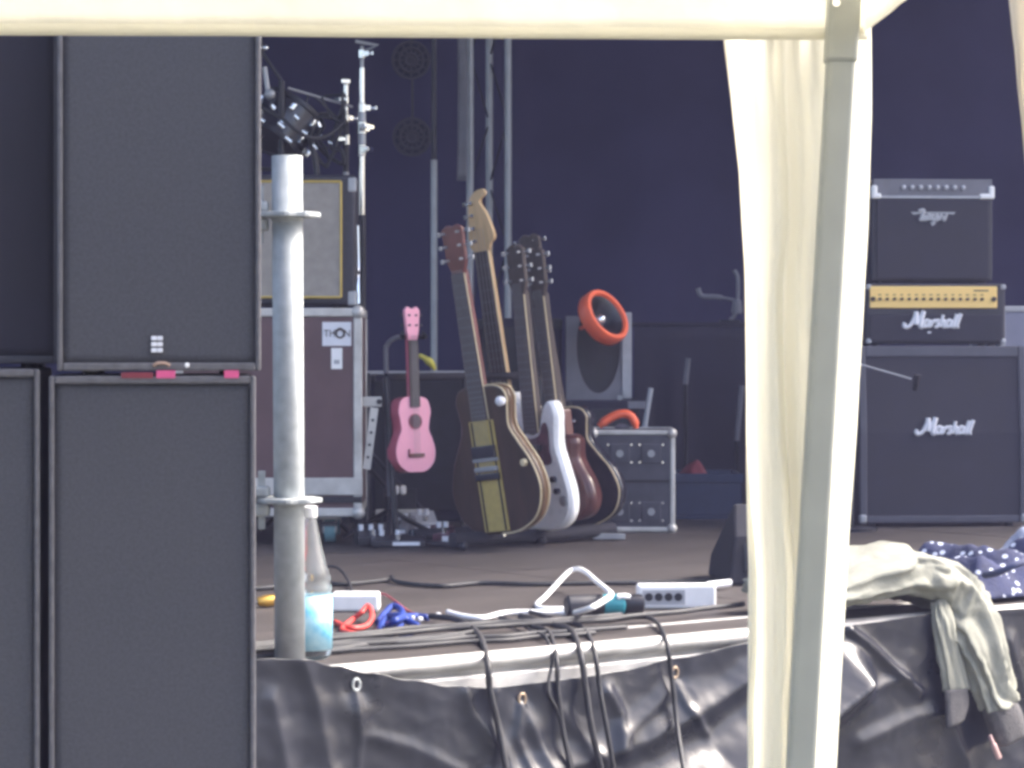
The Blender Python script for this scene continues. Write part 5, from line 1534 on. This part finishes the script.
# dotted cloth
dj0 = FL(985, 588)
def t_at(x, v):
    k = (x - 512) / F
    e0 = E0 + EV * v
    return (k * e0.y - e0.x) / (EU.x - EU.y * k)
def dcloth(u, v):
    t0, t1 = t_at(918, 0.2), t_at(1080, 0.2)
    t = t0 + (t1 - t0) * u
    vv = 0.03 + 0.34 * v
    p_ = ED(t, vv)
    edge = min(1.0, 6 * u, 6 * (1 - u), 5 * v, 5 * (1 - v))
    h = 0.012 + edge * (0.078 + 0.030 * fbm(t * 7, vv * 7, 3.0) + 0.020 * math.sin(t * 40 + vv * 22))
    return (p_.x, p_.y, DECK + max(0.004, h))
dcl = MB().grid(dcloth, 90, 50).build('dotted_cloth', M['dots'], smooth='all', solid=0.004)
tag(dcl, 'navy blue cloth with white dots crumpled behind the sage jacket', 'cloth')
def pcloth(u, v):
    t0, t1 = t_at(1006, 0.5), t_at(1120, 0.5)
    t = t0 + (t1 - t0) * u
    vv = 0.42 + 0.22 * v
    p_ = ED(t, vv)
    edge = min(1.0, 5 * u, 5 * (1 - u), 4 * v, 4 * (1 - v))
    h = 0.006 + edge * (0.095 + 0.03 * fbm(t * 9, vv * 9, 8.0) + 0.012 * math.sin(t * 55))
    return (p_.x, p_.y, DECK + max(0.004, h))
tag(MB().grid(pcloth, 50, 36).build('folded_shirt', M['palecloth'], smooth='all', solid=0.004), 'pale blue folded shirt at the right edge on the dotted cloth', 'shirt')
so = P(1000, 566, 6.36)
tag(MB().tube(crom([FL(985, 575, 0.09), FL(1000, 572, 0.105), FL(1020, 563, 0.125), FL(1045, 556, 0.13), FL(1075, 556, 0.09)], 5), 0.008, 8).build('bag_strap', M['jeans'], smooth='all'), 'dark navy strap lying over the pale shirt', 'strap')

# ------------------------------------------------------------------ tent in the foreground
dT = 2.60
k_ = dT / F
tent = thing('gazebo_tent', 'cream fabric gazebo tent with grey corner pole in the foreground', 'tent', (0, 0, 0))
ptp = P(844, 0, dT); pbt = P(800.5, 768, dT)
slope = (ptp.x - pbt.x) / (ptp.z - pbt.z)
def pole_x(z):
    return ptp.x + slope * (z - ptp.z)
def sq_tube(z0, z1, w, rr_=0.004):
    vs = []
    for z in (z0, z1):
        for dx, dy in ((-1, -1), (1, -1), (1, 1), (-1, 1)):
            vs.append((pole_x(z) + dx * w / 2, dT + dy * w / 2, z))
    return MB().add(vs, [(0, 1, 5, 4), (1, 2, 6, 5), (2, 3, 7, 6), (3, 0, 4, 7), (0, 3, 2, 1), (4, 5, 6, 7)])
zs = P(0, 64, dT).z
sq_tube(0.006, zs + 0.03, 0.0280).build('pole', M['tent_pole'], tent, bevel=0.005, segs=3)
slv = sq_tube(zs, 2.20, 0.0320).build('pole_sleeve', M['tent_pole'], tent, bevel=0.005, segs=3)
MB().cyl((ptp.x - 0.010, dT - 0.0195, P(0, 5, dT).z), (ptp.x - 0.010, dT - 0.0155, P(0, 5, dT).z), 0.004, 10).build('bolt', M['chrome'], slv)
MB().box((pole_x(0.0), dT, 0.003), (0.09, 0.09, 0.006)).build('foot_plate', M['tent_pole'], tent, bevel=0.001)
# valance to the left, hanging from the roof edge
zv = P(0, 38, dT + 0.02).z
xr = P(868, 0, dT + 0.02).x
def val_fn(u, v):
    x = -1.9 + u * (xr + 1.9)
    z = zv + v * 0.36 - 0.0025 * math.sin(x * 2.2) * (1 - v)
    y = dT + 0.020 + 0.010 * math.sin(x * 5.0 + 1.0) * (1 - v) * 0.6 + 0.008 * fbm(x * 4, z * 5) + 0.0035 * math.sin(x * 23 + z * 40 + 3 * fbm(x * 2, z * 2)) * v + 0.05 * v * v
    if x > ptp.x - 0.05:
        y = max(y, dT + 0.020)
    return (x, y, z)
vl = MB().grid(val_fn, 160, 16).build('valance', M['tent'], tent, smooth='all', solid=0.0012)
def hem_fn(u, v):
    x, y, z = val_fn(u, 0)
    return (x, y - 0.0016, z + 0.0005 + v * 0.011)
MB().grid(hem_fn, 160, 2).build('hem', M['tent'], vl, smooth='all', solid=0.0012)
def val2_fn(u, v):
    y = dT + 0.020 - u * 1.9
    z = P(0, 30, dT).z + v * 0.36
    return (xr + 0.003 * math.sin(y * 9) + 0.004 * fbm(y * 4, z * 4) - 0.05 * v * v, y, z)
MB().grid(val2_fn, 90, 12).build('valance', M['tent'], tent, smooth='all', solid=0.0012)
def roof_fn(u, v):
    x = -1.9 + u * (xr + 1.9)
    y = dT + 0.07 - v * 2.6
    return (x - (0.05 if u == 1 else 0), y, zv + 0.362 + 0.5 * min(v, 1 - v) * 2 * min(1, 4 * u, 4 * (1 - u)))
MB().grid(roof_fn, 24, 24).build('roof', M['tent'], tent, smooth='all', solid=0.0012)  # unseen tent roof, added to keep light from above off the inside
# gathered side curtain round the corner pole
def lerp_tab(tab, y):
    for (y0, a0), (y1, a1) in zip(tab, tab[1:]):
        if y <= y1:
            return a0 + (a1 - a0) * (y - y0) / (y1 - y0)
    return tab[-1][1]
L_tab = [(-60, 722), (38, 725), (100, 733), (170, 741), (260, 746.5), (400, 749), (768, 748), (1700, 742)]
R_tab = [(-60, 866), (38, 867), (120, 867), (300, 861), (500, 847), (768, 832), (1700, 780)]
dC = dT + 0.055
NC = 130
def cur_fn(u, v):
    y = 10 + v * (HZ + (CAMZ - 0.04) * F / dC - 10)
    xl, xr_ = lerp_tab(L_tab, y), lerp_tab(R_tab, y)
    s = u
    fold = 0.5 + 0.5 * min(1, max(0, (y - 40) / 300.0))
    ph = 0.9 * fbm(y * 0.002, 1.0) * 3
    depth = 0.010 * math.sin(s * 17 + ph + 0.6) * fold + 0.006 * math.sin(s * 34 + 1.7 * ph) * fold + 0.016 * math.sin(s * 7.0 + 2.2)
    depth += 0.003 * fbm(s * 6, y * 0.01, 9)
    # the last strip wraps round the corner and comes forward
    wrap = max(0.0, (s - 0.80) / 0.20)
    dpt = dC + depth - 0.030 * wrap ** 1.5
    # behind the pole keep clear of it
    dpt = max(dpt, dT + 0.022) if wrap < 0.6 else max(dpt, dT + 0.0185)
    xx = xl + (xr_ - xl) * s
    return tuple(P(xx, y, dC).xz.to_3d().xzy.to_3d()) if False else (P(xx, y, dC).x, dpt, P(xx, y, dC).z)
MB().grid(cur_fn, NC, 150).build('side_curtain', M['tent'], tent, smooth='all', solid=0.0010)
# edge of the next tent's curtain, upper right corner
dN = 2.9
def nxt_fn(u, v):
    y = -90 + v * 260
    xl = 1001 + (y + 90) * 0.105
    wid = max(2, 90 * (1 - (v ** 1.5)) + 6)
    xx = xl + u * wid
    p_ = P(xx, y, dN)
    return (p_.x, dN + 0.012 * math.sin(u * 9 + v) + 0.004 * fbm(u * 4, v * 4), p_.z)
nx = MB().grid(nxt_fn, 24, 30).build('tied_curtain', M['tent2'], smooth='all', solid=0.0012)
tag(nx, 'edge of a second cream tent curtain in the upper right corner', 'curtain')

# ------------------------------------------------------------------ thin bluish haze volume, added to lift the blacks like lens veil
hzm = bpy.data.materials.new('black_lift_haze')
hzm.use_nodes = True
nt = hzm.node_tree
for n_ in list(nt.nodes):
    nt.nodes.remove(n_)
ho = nt.nodes.new('ShaderNodeOutputMaterial')
pv = nt.nodes.new('ShaderNodeVolumePrincipled')
pv.inputs['Color'].default_value = (0.62, 0.62, 1.0, 1)
pv.inputs['Density'].default_value = 0.0042
nt.links.new(pv.outputs[0], ho.inputs['Volume'])
hb = MB().box2((-12, -4, -1.0), (14, 22, 7.0)).build('haze', hzm)
hb['kind'] = 'stuff'
hb['label'] = 'thin bluish haze volume added to lift the dark tones of the stage'
hb['category'] = 'haze'

# ------------------------------------------------------------------ put every thing's origin at its own base
bpy.context.view_layer.update()
def all_below(o):
    out = []
    for c in o.children:
        out.append(c)
        out += all_below(c)
    return out
for o in list(C.objects):
    if o.parent is not None or o.name in ('ground', 'unseen_stage_roof', 'haze', 'stage_floor') or o.type not in ('MESH', 'EMPTY'):
        continue
    if o.location.length > 1e-6:
        continue
    fam = [q for q in [o] + all_below(o) if q.type == 'MESH']
    pts = [v.co for q in fam for v in q.data.vertices]
    if not pts or any(q.location.length > 1e-6 for q in fam):
        continue
    lo = [min(p[i] for p in pts) for i in range(3)]
    hi = [max(p[i] for p in pts) for i in range(3)]
    base = Vector(((lo[0] + hi[0]) / 2, (lo[1] + hi[1]) / 2, lo[2]))
    for q in fam:
        q.data.transform(Matrix.Translation(-base))
    o.location = base
